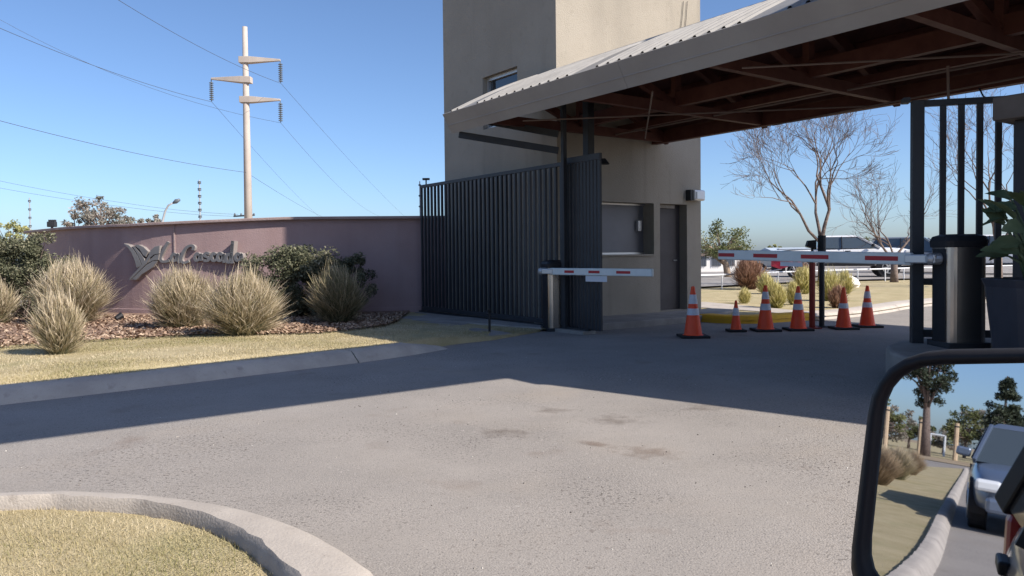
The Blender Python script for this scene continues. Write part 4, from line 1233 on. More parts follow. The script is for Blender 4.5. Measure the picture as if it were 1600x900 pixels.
# ================================================================== PLANTS
def tuft(name, label, px, py, w_px, h_px, mat, n, seed, group='ornamental grasses in the planting bed', base=None, z=None, scale=1.0, lo=0.0, hi=1.0):
    b = base if base is not None else (on_verge(px, py) if z is None else gp(px, py, z))
    s = b.y / F
    Rr, H = w_px * s / 2, h_px * s
    rnd = random.Random(seed)
    o = thing(name, label, 'ornamental grass', b, group)
    mb = MB()
    lob = [rnd.uniform(0.72, 1.12) for _ in range(7)]
    wx, wy = rnd.uniform(-0.16, 0.10), rnd.uniform(-0.1, 0.1)
    for i in range(int(n * 1.5)):
        a = rnd.random() * 6.283
        u = rnd.random()
        k0 = a / 6.283 * 7; lb_ = lob[int(k0) % 7] * (1 - k0 % 1) + lob[(int(k0) + 1) % 7] * (k0 % 1)
        out = Rr * (0.06 + 1.0 * u) * rnd.uniform(0.75, 1.15) * lb_
        r0 = Rr * 0.30 * math.sqrt(rnd.random())
        h = H * (1.06 - 0.42 * u ** 2.2) * rnd.uniform(0.5, 1.05) * (0.82 + 0.22 * lb_)
        if rnd.random() < 0.14:
            h *= 0.4; out *= 1.05
        elif rnd.random() < 0.12:
            h *= 1.16; out *= 1.08
        a0 = a + rnd.uniform(-0.9, 0.9)
        p0 = b + V((math.cos(a0) * r0, math.sin(a0) * r0, -0.02))
        dro = 0.10 + 0.30 * u * rnd.random()
        rad = V((math.cos(a + rnd.uniform(-0.25, 0.25)), math.sin(a + rnd.uniform(-0.25, 0.25)), 0))
        wnd = V((wx, wy, 0)) * h * 0.5
        p3 = b + rad * out * 1.05 + V((0, 0, h * (1.04 - dro * 0.35))) + wnd
        p1 = p0 + (rad * out) * 0.22 + V((0, 0, h * 0.45))
        p2 = p0 + (rad * out) * 0.56 + V((0, 0, h * 0.76)) + wnd * 0.4
        w = (0.0032 + 0.0024 * rnd.random()) * scale * (b.y / 10) ** 0.6
        sa = a + rnd.uniform(-1.4, 1.4)
        sd = V((-math.sin(sa), math.cos(sa), 0)) * w
        tb = rnd.uniform(-0.25, 0.25)
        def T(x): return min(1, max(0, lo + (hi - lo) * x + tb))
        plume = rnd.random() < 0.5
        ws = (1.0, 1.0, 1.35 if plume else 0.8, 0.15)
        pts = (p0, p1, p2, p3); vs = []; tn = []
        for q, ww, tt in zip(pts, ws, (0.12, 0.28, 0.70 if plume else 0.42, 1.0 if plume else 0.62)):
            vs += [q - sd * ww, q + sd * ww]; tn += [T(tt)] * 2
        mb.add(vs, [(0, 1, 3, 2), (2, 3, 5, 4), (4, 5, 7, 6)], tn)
    mb.build('blades', mat, o)
    return o
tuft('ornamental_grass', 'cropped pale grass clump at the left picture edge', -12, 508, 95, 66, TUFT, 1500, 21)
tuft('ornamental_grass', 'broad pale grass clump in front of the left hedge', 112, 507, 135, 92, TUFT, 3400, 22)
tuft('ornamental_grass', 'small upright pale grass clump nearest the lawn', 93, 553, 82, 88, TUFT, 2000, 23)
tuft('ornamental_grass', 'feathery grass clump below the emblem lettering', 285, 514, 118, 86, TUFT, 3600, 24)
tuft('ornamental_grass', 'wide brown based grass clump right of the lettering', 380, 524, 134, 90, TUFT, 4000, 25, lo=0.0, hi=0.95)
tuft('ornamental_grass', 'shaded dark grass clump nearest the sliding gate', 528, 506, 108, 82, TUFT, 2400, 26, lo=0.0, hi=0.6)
def leafcloud(mb, rnd, clumps, per, size, spread, flat=0.8):
    for (c, r_) in clumps:
        tc = rnd.gauss(0.5, 0.2)
        for _ in range(per):
            d = V((rnd.gauss(0, 1), rnd.gauss(0, 1), rnd.gauss(0, 1)))
            d = d.normalized() * (r_ * rnd.random() ** 0.45)
            d.z *= flat
            p = c + d
            a = V((rnd.gauss(0, 1), rnd.gauss(0, 1), rnd.gauss(0, 0.7))).normalized()
            b = a.cross(V((rnd.gauss(0, 1), rnd.gauss(0, 1), rnd.gauss(0, 1)))).normalized()
            l = size * rnd.uniform(0.6, 1.3)
            mb.add([p - a * l, p + b * l * 0.45, p + a * l, p - b * l * 0.45], [(0, 1, 2, 3)], min(1, max(0, tc + rnd.uniform(-0.3, 0.3))))
def shrub(name, label, base, rx, ry, h, n, per, size, mat, seed, group=None, cat='shrub', stalk=6, bump=0.2):
    rnd = random.Random(seed)
    o = thing(name, label, cat, base, group)
    clumps = []
    for i in range(n):
        a = rnd.random() * 6.283; q = math.sqrt(rnd.random())
        z = rnd.random()
        k_ = max(0.25, 1 - (abs(z - 0.4) / 0.72) ** 3) ** 0.5
        c = V(base) + V((math.cos(a) * q * rx * k_, math.sin(a) * q * ry * k_, h * (0.08 + 0.86 * z) * (1 + rnd.uniform(-bump, bump) * 0.5)))
        clumps.append((c, rnd.uniform(0.55, 1.0) * min(rx, ry, h) * 0.33))
    mb = MB(); leafcloud(mb, rnd, clumps, per, size, 1)
    mb.build('foliage', mat, o)
    st = MB()
    for (c, r_) in clumps[:stalk * 3]:
        st.tube([V(base) + V((rnd.uniform(-0.25, 0.25) * rx, rnd.uniform(-0.25, 0.25) * ry, -0.03)), V(base).lerp(c, 0.5) + V((0, 0, 0.05)), c + V((0, 0, r_ * 0.6))], [0.018, 0.012, 0.004], 4)
    st.build('branches', BARK, o)
    return o
def wp(px, py, d_):   # point in the bed at a depth
    p = dp(px, py, d_); p.z = verge_h(p.x, p.y) if p.y < 22 else -0.05
    return p
shrub('hedge_shrub', 'dense rounded evergreen shrub at the left end of the wall', wp(36, 500, 14.6), 0.92, 0.7, 1.56, 130, 170, 0.030, LEAF, 31, 'evergreen shrubs along the mauve wall')
shrub('hedge_shrub', 'evergreen shrub cut by the left picture edge', wp(-45, 500, 14.4), 0.8, 0.7, 1.55, 60, 140, 0.032, LEAF, 32, 'evergreen shrubs along the mauve wall')
shrub('hedge_shrub', 'sunlit evergreen shrub between the lettering and the shaded grass', wp(455, 505, 14.4), 1.08, 0.7, 1.28, 150, 170, 0.030, LEAF, 33, 'evergreen shrubs along the mauve wall')
shrub('hedge_shrub', 'small shaded evergreen shrub close against the wall', wp(545, 500, 14.9), 0.5, 0.45, 1.2, 44, 150, 0.030, LEAF, 34, 'evergreen shrubs along the mauve wall')

def grow(mb_t, mb_c, rnd, p, d, L, r, lev, maxlev, up=0.25, spread=0.75, kids=3, wig=0.16, tips=None, nseg=4):
    pts = [V(p)]; rs = [r]
    q = V(p); dd = V(d).normalized()
    for i in range(nseg):
        dd = (dd + V((rnd.gauss(0, wig), rnd.gauss(0, wig), rnd.gauss(0, wig) + up * 0.12))).normalized()
        q = q + dd * (L / nseg)
        pts.append(q.copy()); rs.append(max(r * (1 - 0.55 * (i + 1) / nseg), 0.0042))
    (mb_t if lev <= 1 else mb_c).tube(pts, rs, 8 if lev == 0 else (6 if lev == 1 else (4 if lev == 2 else 3)), caps=False)
    if lev >= maxlev:
        if tips is not None: tips.append(q)
        return
    for k_ in range(kids + (1 if rnd.random() < 0.5 else 0)):
        f = rnd.uniform(0.35, 1.0) if k_ else 1.0
        i = min(nseg - 1, int(f * nseg)); t_ = f * nseg - i
        b = pts[i].lerp(pts[i + 1], min(1, t_))
        rr = rs[i] * 0.68
        ax = V((rnd.gauss(0, 1), rnd.gauss(0, 1), rnd.gauss(0, 0.45))).normalized()
        nd = (dd * 1.0 + ax * spread + V((0, 0, up * 0.25))).normalized()
        grow(mb_t, mb_c, rnd, b, nd, L * rnd.uniform(0.58, 0.82), rr, lev + 1, maxlev, up, spread, kids, wig, tips, nseg)
def bare_tree(label, base, stems, maxlev, seed, group='leafless trees inside the gate', up=0.3, spread=0.7, kids=3, th=0.5, tr=0.09):
    rnd = random.Random(seed)
    o = thing('bare_tree', label, 'tree', base, group)
    T_, C_ = MB(), MB()
    b = V(base)
    top = b + V((0, 0, th))
    T_.tube([b - V((0, 0, 0.05)), b.lerp(top, 0.5), top], [tr * 1.25, tr, tr * 0.9], 9)
    for (dx, dy, dz, L, r_) in stems:
        grow(T_, C_, rnd, top - V((0, 0, 0.08)), V((dx, dy, dz)), L, r_, 0, maxlev, up, spread, kids)
    T_.build('trunk', BARK, o, smooth=True)
    C_.build('crown', BARK, o)
    return o
b1 = gp(1283, 447, 0.06)
bare_tree('leafless spreading tree behind the posts in the middle of the gateway', b1, [(-0.95, 0.1, 0.9, 2.3, 0.05), (0.10, 0.0, 1.0, 2.3, 0.07), (-0.15, 0.25, 1.0, 2.1, 0.06)], 5, 41, th=1.45, tr=0.095, spread=0.62, kids=3)
b2 = gp(1397, 441, 0.06)
bare_tree('low forked leafless tree in front of the white pickup bonnet', b2, [(-0.62, 0, 0.9, 1.55, 0.05), (0.42, 0.2, 1.0, 1.7, 0.05), (-0.2, 0.2, 1.0, 1.3, 0.04)], 4, 42, th=0.75, tr=0.12, spread=0.6)
b3 = gp(1560, 450, 0.06)
bare_tree('leafless tree seen through the bars of the right fence', b3, [(-0.5, 0, 0.9, 2.0, 0.05), (0.4, 0.1, 1.0, 2.3, 0.06), (0.0, 0.3, 1.0, 2.0, 0.045)], 4, 43, th=1.2, tr=0.1, spread=0.65)

def leafy_tree(name, label, base, h, trunk_h, rx, rz, n, per, size, mat, seed, bark=BARK, group=None, tr=0.15, lean=(0, 0), cat='tree', flat=0.8, cr=0.34):
    rnd = random.Random(seed)
    o = thing(name, label, cat, base, group)
    b = V(base); T_ = MB()
    ct = b + V((lean[0], lean[1], h - rz))
    T_.tube([b - V((0, 0, 0.1)), b + V((lean[0] * 0.3, lean[1] * 0.3, trunk_h * 0.6)), b.lerp(ct, 0.75), ct], [tr * 1.3, tr, tr * 0.7, tr * 0.35], 8)
    clumps = []
    for i in range(n):
        d = V((rnd.gauss(0, 1), rnd.gauss(0, 1), rnd.gauss(0, 1))).normalized() * rnd.random() ** 0.4
        c = ct + V((d.x * rx, d.y * rx, d.z * rz))
        if c.z < b.z + trunk_h: c.z = b.z + trunk_h + rnd.random() * rz * 0.3
        clumps.append((c, rnd.uniform(0.6, 1.1) * min(rx, rz) * cr))
        if i < 26:
            s_ = b.lerp(ct, rnd.uniform(0.45, 0.95))
            T_.tube([s_, s_.lerp(c, 0.5) + V((0, 0, 0.1 * rz)), c], [tr * 0.4, tr * 0.25, tr * 0.08], 5)
    T_.build('trunk', bark, o, smooth=True)
    L_ = MB(); leafcloud(L_, rnd, clumps, per, size, 1, flat)
    L_.build('crown', mat, o)
    return o
def far(px, depth, z=-0.15):
    p = dp(px, 400, depth); p.z = z
    return p
leafy_tree('roadside_tree', 'tall grey leaved tree rising behind the mauve wall', far(160, 48), zat(160, 307, 48) + 0.15, 1.5, 1.75, 1.3, 52, 80, 0.085, LEAFB, 51, group='trees behind the mauve wall', tr=0.16, cr=0.3)
leafy_tree('roadside_tree', 'lower left limb tree at the foot of the tall grey tree', far(118, 47), zat(118, 330, 47) + 0.15, 1.2, 0.9, 0.75, 14, 60, 0.085, LEAFB, 52, group='trees behind the mauve wall', tr=0.1)
leafy_tree('roadside_tree', 'brownish low tree beside the street lamp foot', far(238, 52), zat(238, 336, 52) + 0.15, 1.2, 1.3, 0.8, 34, 80, 0.09, LEAFB, 53, group='trees behind the mauve wall', tr=0.1)
leafy_tree('roadside_tree', 'grey leaved tree right of the tall grey tree', far(200, 50), zat(200, 333, 50) + 0.15, 1.2, 0.85, 0.8, 12, 55, 0.09, LEAFB, 58, group='trees behind the mauve wall', tr=0.1)
leafy_tree('roadside_tree', 'pale yellow green tree beyond the left wall end', far(18, 40), zat(18, 347, 40) + 0.15, 1.0, 1.0, 0.9, 22, 80, 0.085, LEAFY, 54, group='trees behind the mauve wall', tr=0.1)
leafy_tree('park_tree', 'round olive green tree with pale trunk right of the tower', gp(1139, 437), zat(1127, 348, gp(1139, 437).y), 1.1, 1.35, 1.15, 44, 110, 0.055, LEAFG, 55, bark=BARKP, group='green trees beyond the car park', tr=0.13, lean=(-0.45, 0))
leafy_tree('park_tree', 'green tree showing over the white pickup bonnet', far(1370, 48, 0), zat(1370, 366, 48), 0.6, 1.5, 1.0, 26, 80, 0.08, LEAFG, 56, group='green trees beyond the car park', tr=0.12)
leafy_tree('park_tree', 'small pale tree above the boom near the blue grey roof', far(1208, 60, 0), zat(1208, 383, 60), 0.5, 0.8, 0.6, 12, 60, 0.09, LEAFY, 57, group='green trees beyond the car park', tr=0.08)

# plants of the inner lawn
gi_ = 'clumps of grass on the inner lawn'
tuft('ornamental_grass', 'reddish dry bush between the tower and the motorcycle', 1170, 452, 62, 50, TUFTB, 1500, 61, gi_, z=0.06, scale=1.0)
tuft('ornamental_grass', 'brown dry grass clump behind the red post', 1256, 447, 40, 34, TUFTB, 800, 62, gi_, z=0.06, scale=1.0)
for i, (x, y, w_, h_, lab) in enumerate(((1163, 474, 22, 22, 'tiny green tuft beside the footpath'), (1214, 481, 42, 38, 'yellow green tuft behind the small cones'), (1197, 459, 34, 30, 'yellow tuft just left of the motorcycle wheel'), (1240, 476, 28, 34, 'narrow yellow tuft at the cone left of the red post'), (1255, 459, 42, 40, 'yellow tuft right behind the red post'), (1297, 470, 46, 46, 'bright yellow tuft right of the charcoal post'), (1308, 481, 36, 34, 'brownish tuft at the foot of the yellow ones'), (1320, 459, 34, 34, 'yellow tuft under the pickup door'))):
    tuft('ornamental_grass', lab, x, y, w_, h_, TUFTY if 'brown' not in lab else TUFTB, 700, 70 + i, gi_, z=0.06, scale=1.0)
rk = gp(1324, 449, 0.06)
t = thing('rock', 'pale boulder by the yellow tuft under the pickup', 'rock', rk)
rm = MB(); rm.lathe([(0.30, -0.05), (0.38, 0.1), (0.30, 0.26), (0.12, 0.34)], rk, 9)
rm.v = [tuple(V(q) + V((noise.noise(V(q) * 3) * 0.12, noise.noise(V(q) * 3 + V((3, 3, 3))) * 0.1, noise.noise(V(q) * 4) * 0.07))) for q in rm.v]
rm.build('stone', WHITEB, t)

# low pipe railing
rail_px = [(1040, 457), (1128, 453), (1216, 447), (1296, 443), (1340, 441), (1383, 439.5), (1412, 438), (1480, 436), (1560, 433), (1650, 430)]
rl = thing('pipe_railing', 'low pale pipe railing along the car park edge', 'railing', gp(1296, 443, 0.05))
rp = [gp(x, y, 0.05) for x, y in rail_px]
part('rail', WHITEP, rl, lambda m: m.tube([p + V((0, 0, 0.46)) for p in rp], 0.028, 6))
for p in rp:
    part('post', WHITEP, rl, lambda m: m.tube([p - V((0, 0, 0.05)), p + V((0, 0, 0.46))], 0.022, 6))

# far buildings
hb0 = far(1118, 42, 0)
t = thing('white_house', 'low white building with windows right of the tower', 'building', hb0)
zt_ = zat(1118, 400, 42)
part('wall', WHITEB, t, lambda m: m.box((hb0.x, 43.5, zt_ / 2), (2.6, 3.0, zt_)))
part('roof', COPE, t, lambda m: m.box((hb0.x, 43.5, zt_ + 0.06), (2.9, 3.3, 0.12)))
for dx in (-0.75, 0.05, 0.8):
    wv = part('window', CARG, t, lambda m: m.box((hb0.x + dx, 41.99, 0.72), (0.5, 0.06, 0.55)))
    part('window_bars', DKMETAL, wv, lambda m: [m.box((hb0.x + dx - 0.2 + k_ * 0.1, 41.93, 0.72), (0.015, 0.02, 0.6)) for k_ in range(5)])
sb = far(1243, 52, 0)
t = thing('metal_shed', 'long blue grey roofed shed showing above the boom', 'shed', sb)
zs_ = zat(1243, 386.5, 52)
part('wall', CARG, t, lambda m: m.box((sb.x, 54, (zs_ - 0.35) / 2), (2.6, 4.0, zs_ - 0.35)))
part('roof', BLUROOF, t, lambda m: m.prism([V((sb.x - 1.4, 51.8, zs_ - 0.35)), V((sb.x - 1.4, 54, zs_)), V((sb.x - 1.4, 56.2, zs_ - 0.35))], (2.8, 0, 0)))

# ================================================================== VEHICLES
SPECS = {
 'pickup': dict(L=5.2, W=1.86, H=1.70, belt=1.2, low=0.42, wr=0.40, wx=(1.62, -1.62), hood=1.08,
   st=[(-2.6, 0.55, 1.05, 0.86), (-2.52, 0.50, 1.12, 0.92), (-1.0, 0.42, 1.17, 0.93), (0.9, 0.42, 1.2, 0.93), (1.1, 0.42, 1.22, 0.93), (2.2, 0.44, 1.18, 0.90), (2.5, 0.46, 1.08, 0.80), (2.58, 0.5, 0.92, 0.7)], gh=(-1.05, -0.92, 0.5, 1.3), gw=(0.86, 0.70), pil=(-0.95, -0.12, 0.95)),
 'suv': dict(L=4.6, W=1.84, H=1.70, belt=1.02, low=0.32, wr=0.36, wx=(1.4, -1.35),
   st=[(-2.3, 0.45, 0.95, 0.80), (-2.22, 0.36, 1.0, 0.89), (-1.0, 0.32, 1.03, 0.92), (0.9, 0.32, 1.02, 0.92), (1.2, 0.32, 1.0, 0.91), (2.0, 0.34, 0.9, 0.87), (2.25, 0.36, 0.78, 0.76), (2.3, 0.42, 0.68, 0.68)], gh=(-2.15, -1.85, 0.3, 1.15), gw=(0.84, 0.66), pil=(-1.7, -0.7, 0.1)),
 'hatch': dict(L=4.05, W=1.72, H=1.50, belt=0.93, low=0.24, wr=0.31, wx=(1.27, -1.22),
   st=[(-2.02, 0.40, 0.88, 0.74), (-1.95, 0.28, 0.95, 0.83), (-0.9, 0.24, 0.95, 0.86), (0.7, 0.24, 0.93, 0.86), (1.05, 0.24, 0.92, 0.85), (1.75, 0.26, 0.78, 0.80), (1.98, 0.28, 0.66, 0.68), (2.03, 0.34, 0.58, 0.60)], gh=(-1.92, -1.55, 0.15, 1.0), gw=(0.80, 0.60), pil=(-1.4, -0.55, 0.2)),
}
def body_rings(st):
    rings = []
    for (x, zb, zt2, hw) in st:
        h = zt2 - zb
        r_ = []
        for (fy, fz) in ((-0.80, 0.0), (-0.97, 0.12), (-1.0, 0.45), (-0.985, 0.72), (-0.93, 0.94), (-0.80, 1.0), (0.80, 1.0), (0.93, 0.94), (0.985, 0.72), (1.0, 0.45), (0.97, 0.12), (0.80, 0.0)):
            r_.append(V((x, fy * hw, zb + fz * h)))
        rings.append(r_)
    return rings
def wheel(parent, x, y, r, side, rim=ALU):
    t_ = MB()
    def cyl(m, y0, y1, r0, r1, n=20):
        vs = []; fs = []
        for (yy, rr) in ((y0, r0), (y1, r1)):
            for k_ in range(n):
                a = 2 * math.pi * k_ / n
                vs.append((x + rr * math.cos(a), yy, r + rr * math.sin(a)))
        fs = [(k_, (k_ + 1) % n, n + (k_ + 1) % n, n + k_) for k_ in range(n)] + [tuple(range(n)), tuple(range(n, 2 * n))]
        m.add(vs, fs)
    w = 0.11
    cyl(t_, y - w, y + w, r, r)
    wo = t_.build('wheel', RUBBER, parent, local=True, bev=0.03)
    yo = y + side * (w + 0.004)
    rm_ = MB(); cyl(rm_, y + side * (w - 0.01), yo, r * 0.62, r * 0.6)
    ro = rm_.build('rim', DKMETAL, wo, local=True)
    for k_ in range(6):
        a = k_ * math.pi / 3 + 0.2
        s_ = MB(); s_.beam((x, yo + side * 0.006, r), (x + math.cos(a) * r * 0.58, yo + side * 0.006, r + math.sin(a) * r * 0.58), 0.06, 0.02, up=(0, 1, 0))
        s_.build('spoke', rim, wo, local=True)
    rg = MB()
    pts = [(x + math.cos(a_ * math.pi / 12) * r * 0.6, yo + side * 0.004, r + math.sin(a_ * math.pi / 12) * r * 0.6) for a_ in range(25)]
    rg.tube(pts, 0.018, 5, caps=False); rg.build('rim_ring', rim, wo, local=True)
def car(name, label, cat, pnt, kind, loc, rz, group=None, cabin=True):
    S = SPECS[kind]
    t = thing(name, label, cat, loc, group, rz)
    mb = MB(); mb.loft(body_rings(S['st']))
    body = mb.build('body', pnt, t, smooth=True, local=True, sub=2)
    for sx_ in S['wx']:
        for sy_ in (-1, 1):
            yy = sy_ * (S['W'] / 2 - 0.155)
            a_ = MB()
            pts = [(sx_ + math.cos(k_ * math.pi / 10) * (S['wr'] + 0.06), sy_ * (S['W'] / 2 - 0.014), S['wr'] + math.sin(k_ * math.pi / 10) * (S['wr'] + 0.06)) for k_ in range(11)]
            pts = [V(p) for p in pts] + [V((sx_ - S['wr'] - 0.06, sy_ * (S['W'] / 2 - 0.014), S['low'] - 0.02)), V((sx_ + S['wr'] + 0.06, sy_ * (S['W'] / 2 - 0.014), S['low'] - 0.02))]
            a_.prism(pts[:11] + [pts[11], pts[12]], (0, -sy_ * 0.2, 0))
            a_.build('wheel_arch', BLACKP, t, local=True)
            wheel(t, sx_, yy + sy_ * 0.02, S['wr'], sy_)
    x0, x1, x2, x3 = S['gh']; b0_, b1_ = S['gw']; zb, zr = S['belt'] - 0.03, S['H'] - 0.06
    if cabin:
        g = MB()
        g.add([V((x, y, z)) for (x, y, z) in ((x0, -b0_, zb), (x3, -b0_, zb), (x3, b0_, zb), (x0, b0_, zb), (x1, -b1_, zr), (x2, -b1_, zr), (x2, b1_, zr), (x1, b1_, zr))], [(0, 1, 5, 4), (1, 2, 6, 5), (2, 3, 7, 6), (3, 0, 4, 7), (4, 5, 6, 7)])
        g.build('window_glass', CARGL, t, local=True)
    rf = MB()
    rf.add([V(p) for p in ((x1 - 0.04, -b1_ - 0.02, zr - 0.02), (x2 + 0.05, -b1_ - 0.02, zr - 0.02), (x2 + 0.05, b1_ + 0.02, zr - 0.02), (x1 - 0.04, b1_ + 0.02, zr - 0.02), (x1 + 0.05, -b1_ + 0.08, S['H']), (x2 - 0.12, -b1_ + 0.08, S['H']), (x2 - 0.12, b1_ - 0.08, S['H']), (x1 + 0.05, b1_ - 0.08, S['H']))], [(3, 2, 1, 0), (0, 1, 5, 4), (1, 2, 6, 5), (2, 3, 7, 6), (3, 0, 4, 7), (4, 5, 6, 7)])
    rf.build('roof', pnt, t, local=True, bev=0.03)
    for sy_ in (-1, 1):
        def wpt(x, f, ex=0.008): return V((x, sy_ * (b0_ + (b1_ - b0_) * f + ex), zb + (zr - zb) * f))
        for (xb, xt) in ((x3, x2), (x0, x1)):
            p_ = MB(); p_.beam(wpt(xb, 0), wpt(xt, 1), 0.05, 0.08); p_.build('pillar', pnt if cabin else BLACKP, t, local=True, bev=0.01)
        for xp in S['pil'][:2] if cabin else (S['pil'][1],):
            p_ = MB(); p_.beam(wpt(xp, 0, 0.0), wpt(xp, 1, 0.0), 0.03, 0.09); p_.build('pillar', BLACKP, t, local=True)
        h_ = MB(); hw = S['W'] / 2
        for xh in (S['pil'][1] + 0.12, S['pil'][1] - 0.85):
            hh = MB(); hh.beam((xh, sy_ * (hw * 0.962), S['belt'] - 0.14), (xh + 0.2, sy_ * (hw * 0.962), S['belt'] - 0.14), 0.03, 0.035); hh.build('door_handle', BLACKP, t, local=True, bev=0.008)
        for xs in (S['pil'][1] + 0.05,):
            sm = MB(); sm.box((xs, sy_ * (hw - 0.016), (S['belt'] + S['low']) / 2), (0.012, 0.012, S['belt'] - S['low'] - 0.2)); sm.build('door_seam', BLACKP, t, local=True)
        tr_ = MB(); tr_.box((0, sy_ * (hw - 0.01), S['low'] + 0.1), (S['L'] * 0.42, 0.04, 0.12)); tr_.build('sill_trim', BLACKP, t, local=True, bev=0.015)
        if cabin:
            m_ = MB(); m_.beam((x3 - 0.28, sy_ * (b0_ + 0.05), zb + 0.1), (x3 - 0.28, sy_ * (b0_ + 0.24), zb + 0.12), 0.1, 0.13); m_.build('door_mirror', pnt if kind != 'pickup' else BLACKP, t, local=True, bev=0.03)
        fx = S['st'][-3][0]
        hl = MB(); hl.box((fx + 0.18, sy_ * (S['st'][-3][3] * 0.8), S['st'][-3][2] - 0.16), (0.35, 0.3, 0.15)); hl.build('headlight', LAMPG, t, local=True, bev=0.04)
        tl = MB(); tl.box((S['st'][1][0] + 0.0, sy_ * (S['st'][1][3] * 0.88), S['st'][1][2] - 0.2), (0.2, 0.14, 0.28)); tl.build('tail_lamp', TAILR, t, local=True, bev=0.03)
    fx, _, fz, fw = S['st'][-1]
    gr_ = MB(); gr_.box((fx + 0.0, 0, fz - 0.06), (0.06, fw * 1.3, 0.2)); gr_.build('grille', BLACKP, t, local=True, bev=0.02)
    bu = MB(); bu.box((fx - 0.02, 0, S['low'] + 0.14), (0.16, fw * 2.2, 0.2)); bu.build('bumper', pnt, t, local=True, bev=0.05)
    return t
pk = gp(1330, 439, 0.02)
pku = car('pickup_truck', 'white double cab pickup parked side on behind the railing', 'pickup', CARW, 'pickup', (dp(1316, 400, 32.0).x, 32.0, 0.12), R(-16))
car('parked_car', 'grey car partly hidden behind the white pickup bonnet', 'car', CARG, 'suv', (far(1436, 37).x, 37, 0.12), R(-35), 'cars parked beyond the railing')
car('parked_car', 'dark car parked furthest back beside the fence post', 'car', CARK, 'suv', (far(1452, 46).x, 46, 0.12), R(-35), 'cars parked beyond the railing')
car('parked_car', 'white car seen between the fence bars and the planter', 'car', CARW, 'suv', (far(1575, 33).x, 33, 0.12), R(-30), 'cars parked beyond the railing')

part('bed_cover', BLUROOF, pku, lambda m: m.box((-1.82, 0, 1.165), (1.45, 1.62, 0.06)), local=True, bev=0.02)
# motorcycle
mc = V((dp(1214, 400, 30).x, 30.0, 0.12))
mt = thing('motorcycle', 'red and black motorcycle parked behind the railing', 'motorcycle', mc, rz=R(-28))
def torus(m, c, r, rr, n=20):
    m.tube([V(c) + V((math.cos(2 * math.pi * k_ / n) * r, 0, math.sin(2 * math.pi * k_ / n) * r)) for k_ in range(n + 1)], rr, 6, caps=False)
for xw in (-0.68, 0.68):
    wt = part('wheel', RUBBER, mt, lambda m: torus(m, (xw, 0, 0.32), 0.26, 0.06), local=True)
    part('rim', ALU, wt, lambda m: (torus(m, (xw, 0, 0.32), 0.21, 0.015), [m.beam((xw, 0, 0.32), (xw + math.cos(k_ * 1.256) * 0.2, 0, 0.32 + math.sin(k_ * 1.256) * 0.2), 0.03, 0.02) for k_ in range(5)]), local=True)
part('fork', ALU, mt, lambda m: [m.tube([(0.68, s_ * 0.09, 0.32), (0.42, s_ * 0.09, 0.95)], 0.022, 6) for s_ in (-1, 1)], local=True)
part('handlebar', BLACKP, mt, lambda m: m.tube([(0.25, -0.36, 1.05), (0.38, -0.15, 1.02), (0.38, 0.15, 1.02), (0.25, 0.36, 1.05)], 0.016, 6), local=True)
part('fuel_tank', REDPNT, mt, lambda m: m.lathe([(0.05, -0.13), (0.22, -0.06), (0.24, 0.06), (0.1, 0.14)], (0.12, 0, 0.86), 14), smooth=True, local=True)
part('front_mudguard', REDPNT, mt, lambda m: m.loft([[V((0.68 + math.cos(a_) * rr, yy, 0.32 + math.sin(a_) * rr)) for (rr, yy) in ((0.36, -0.08), (0.39, 0), (0.36, 0.08), (0.34, 0))] for a_ in [R(20 + 18 * k_) for k_ in range(8)]]), local=True)
part('fairing', REDPNT, mt, lambda m: m.loft([[V((0.35, y, z)) for y, z in ((-0.16, 0.75), (0.16, 0.75), (0.18, 1.0), (-0.18, 1.0))], [V((0.6, y, z)) for y, z in ((-0.1, 0.82), (0.1, 0.82), (0.12, 0.98), (-0.12, 0.98))]]), local=True, bev=0.03)
part('side_panel', REDPNT, mt, lambda m: m.loft([[V((x, y, z)) for y, z in ((-0.2, z0), (0.2, z0), (0.17, z1), (-0.17, z1))] for x, z0, z1 in ((-0.2, 0.5, 0.78), (0.15, 0.38, 0.86), (0.5, 0.5, 0.92))]), local=True, bev=0.03)
part('headlight', LAMPG, mt, lambda m: m.tube([(0.58, 0, 0.9), (0.64, 0, 0.9)], [0.09, 0.07], 10), local=True)
part('seat', BLACKP, mt, lambda m: m.loft([[V((x, y, z)) for y, z in ((-w_, zz - 0.08), (w_, zz - 0.08), (w_ * 0.8, zz), (-w_ * 0.8, zz))] for x, w_, zz in ((0.0, 0.1, 0.84), (-0.3, 0.15, 0.82), (-0.75, 0.11, 0.92))]), local=True, bev=0.02)
part('engine', DKMETAL, mt, lambda m: m.box((0.05, 0, 0.38), (0.5, 0.26, 0.26)), local=True, bev=0.05)
part('exhaust', ALU, mt, lambda m: m.tube([(0.2, -0.15, 0.4), (-0.2, -0.17, 0.3), (-0.75, -0.18, 0.42)], [0.025, 0.04, 0.05], 8), local=True)
part('swingarm', DKMETAL, mt, lambda m: [m.beam((-0.1, s_ * 0.1, 0.42), (-0.68, s_ * 0.1, 0.32), 0.03, 0.06) for s_ in (-1, 1)], local=True)

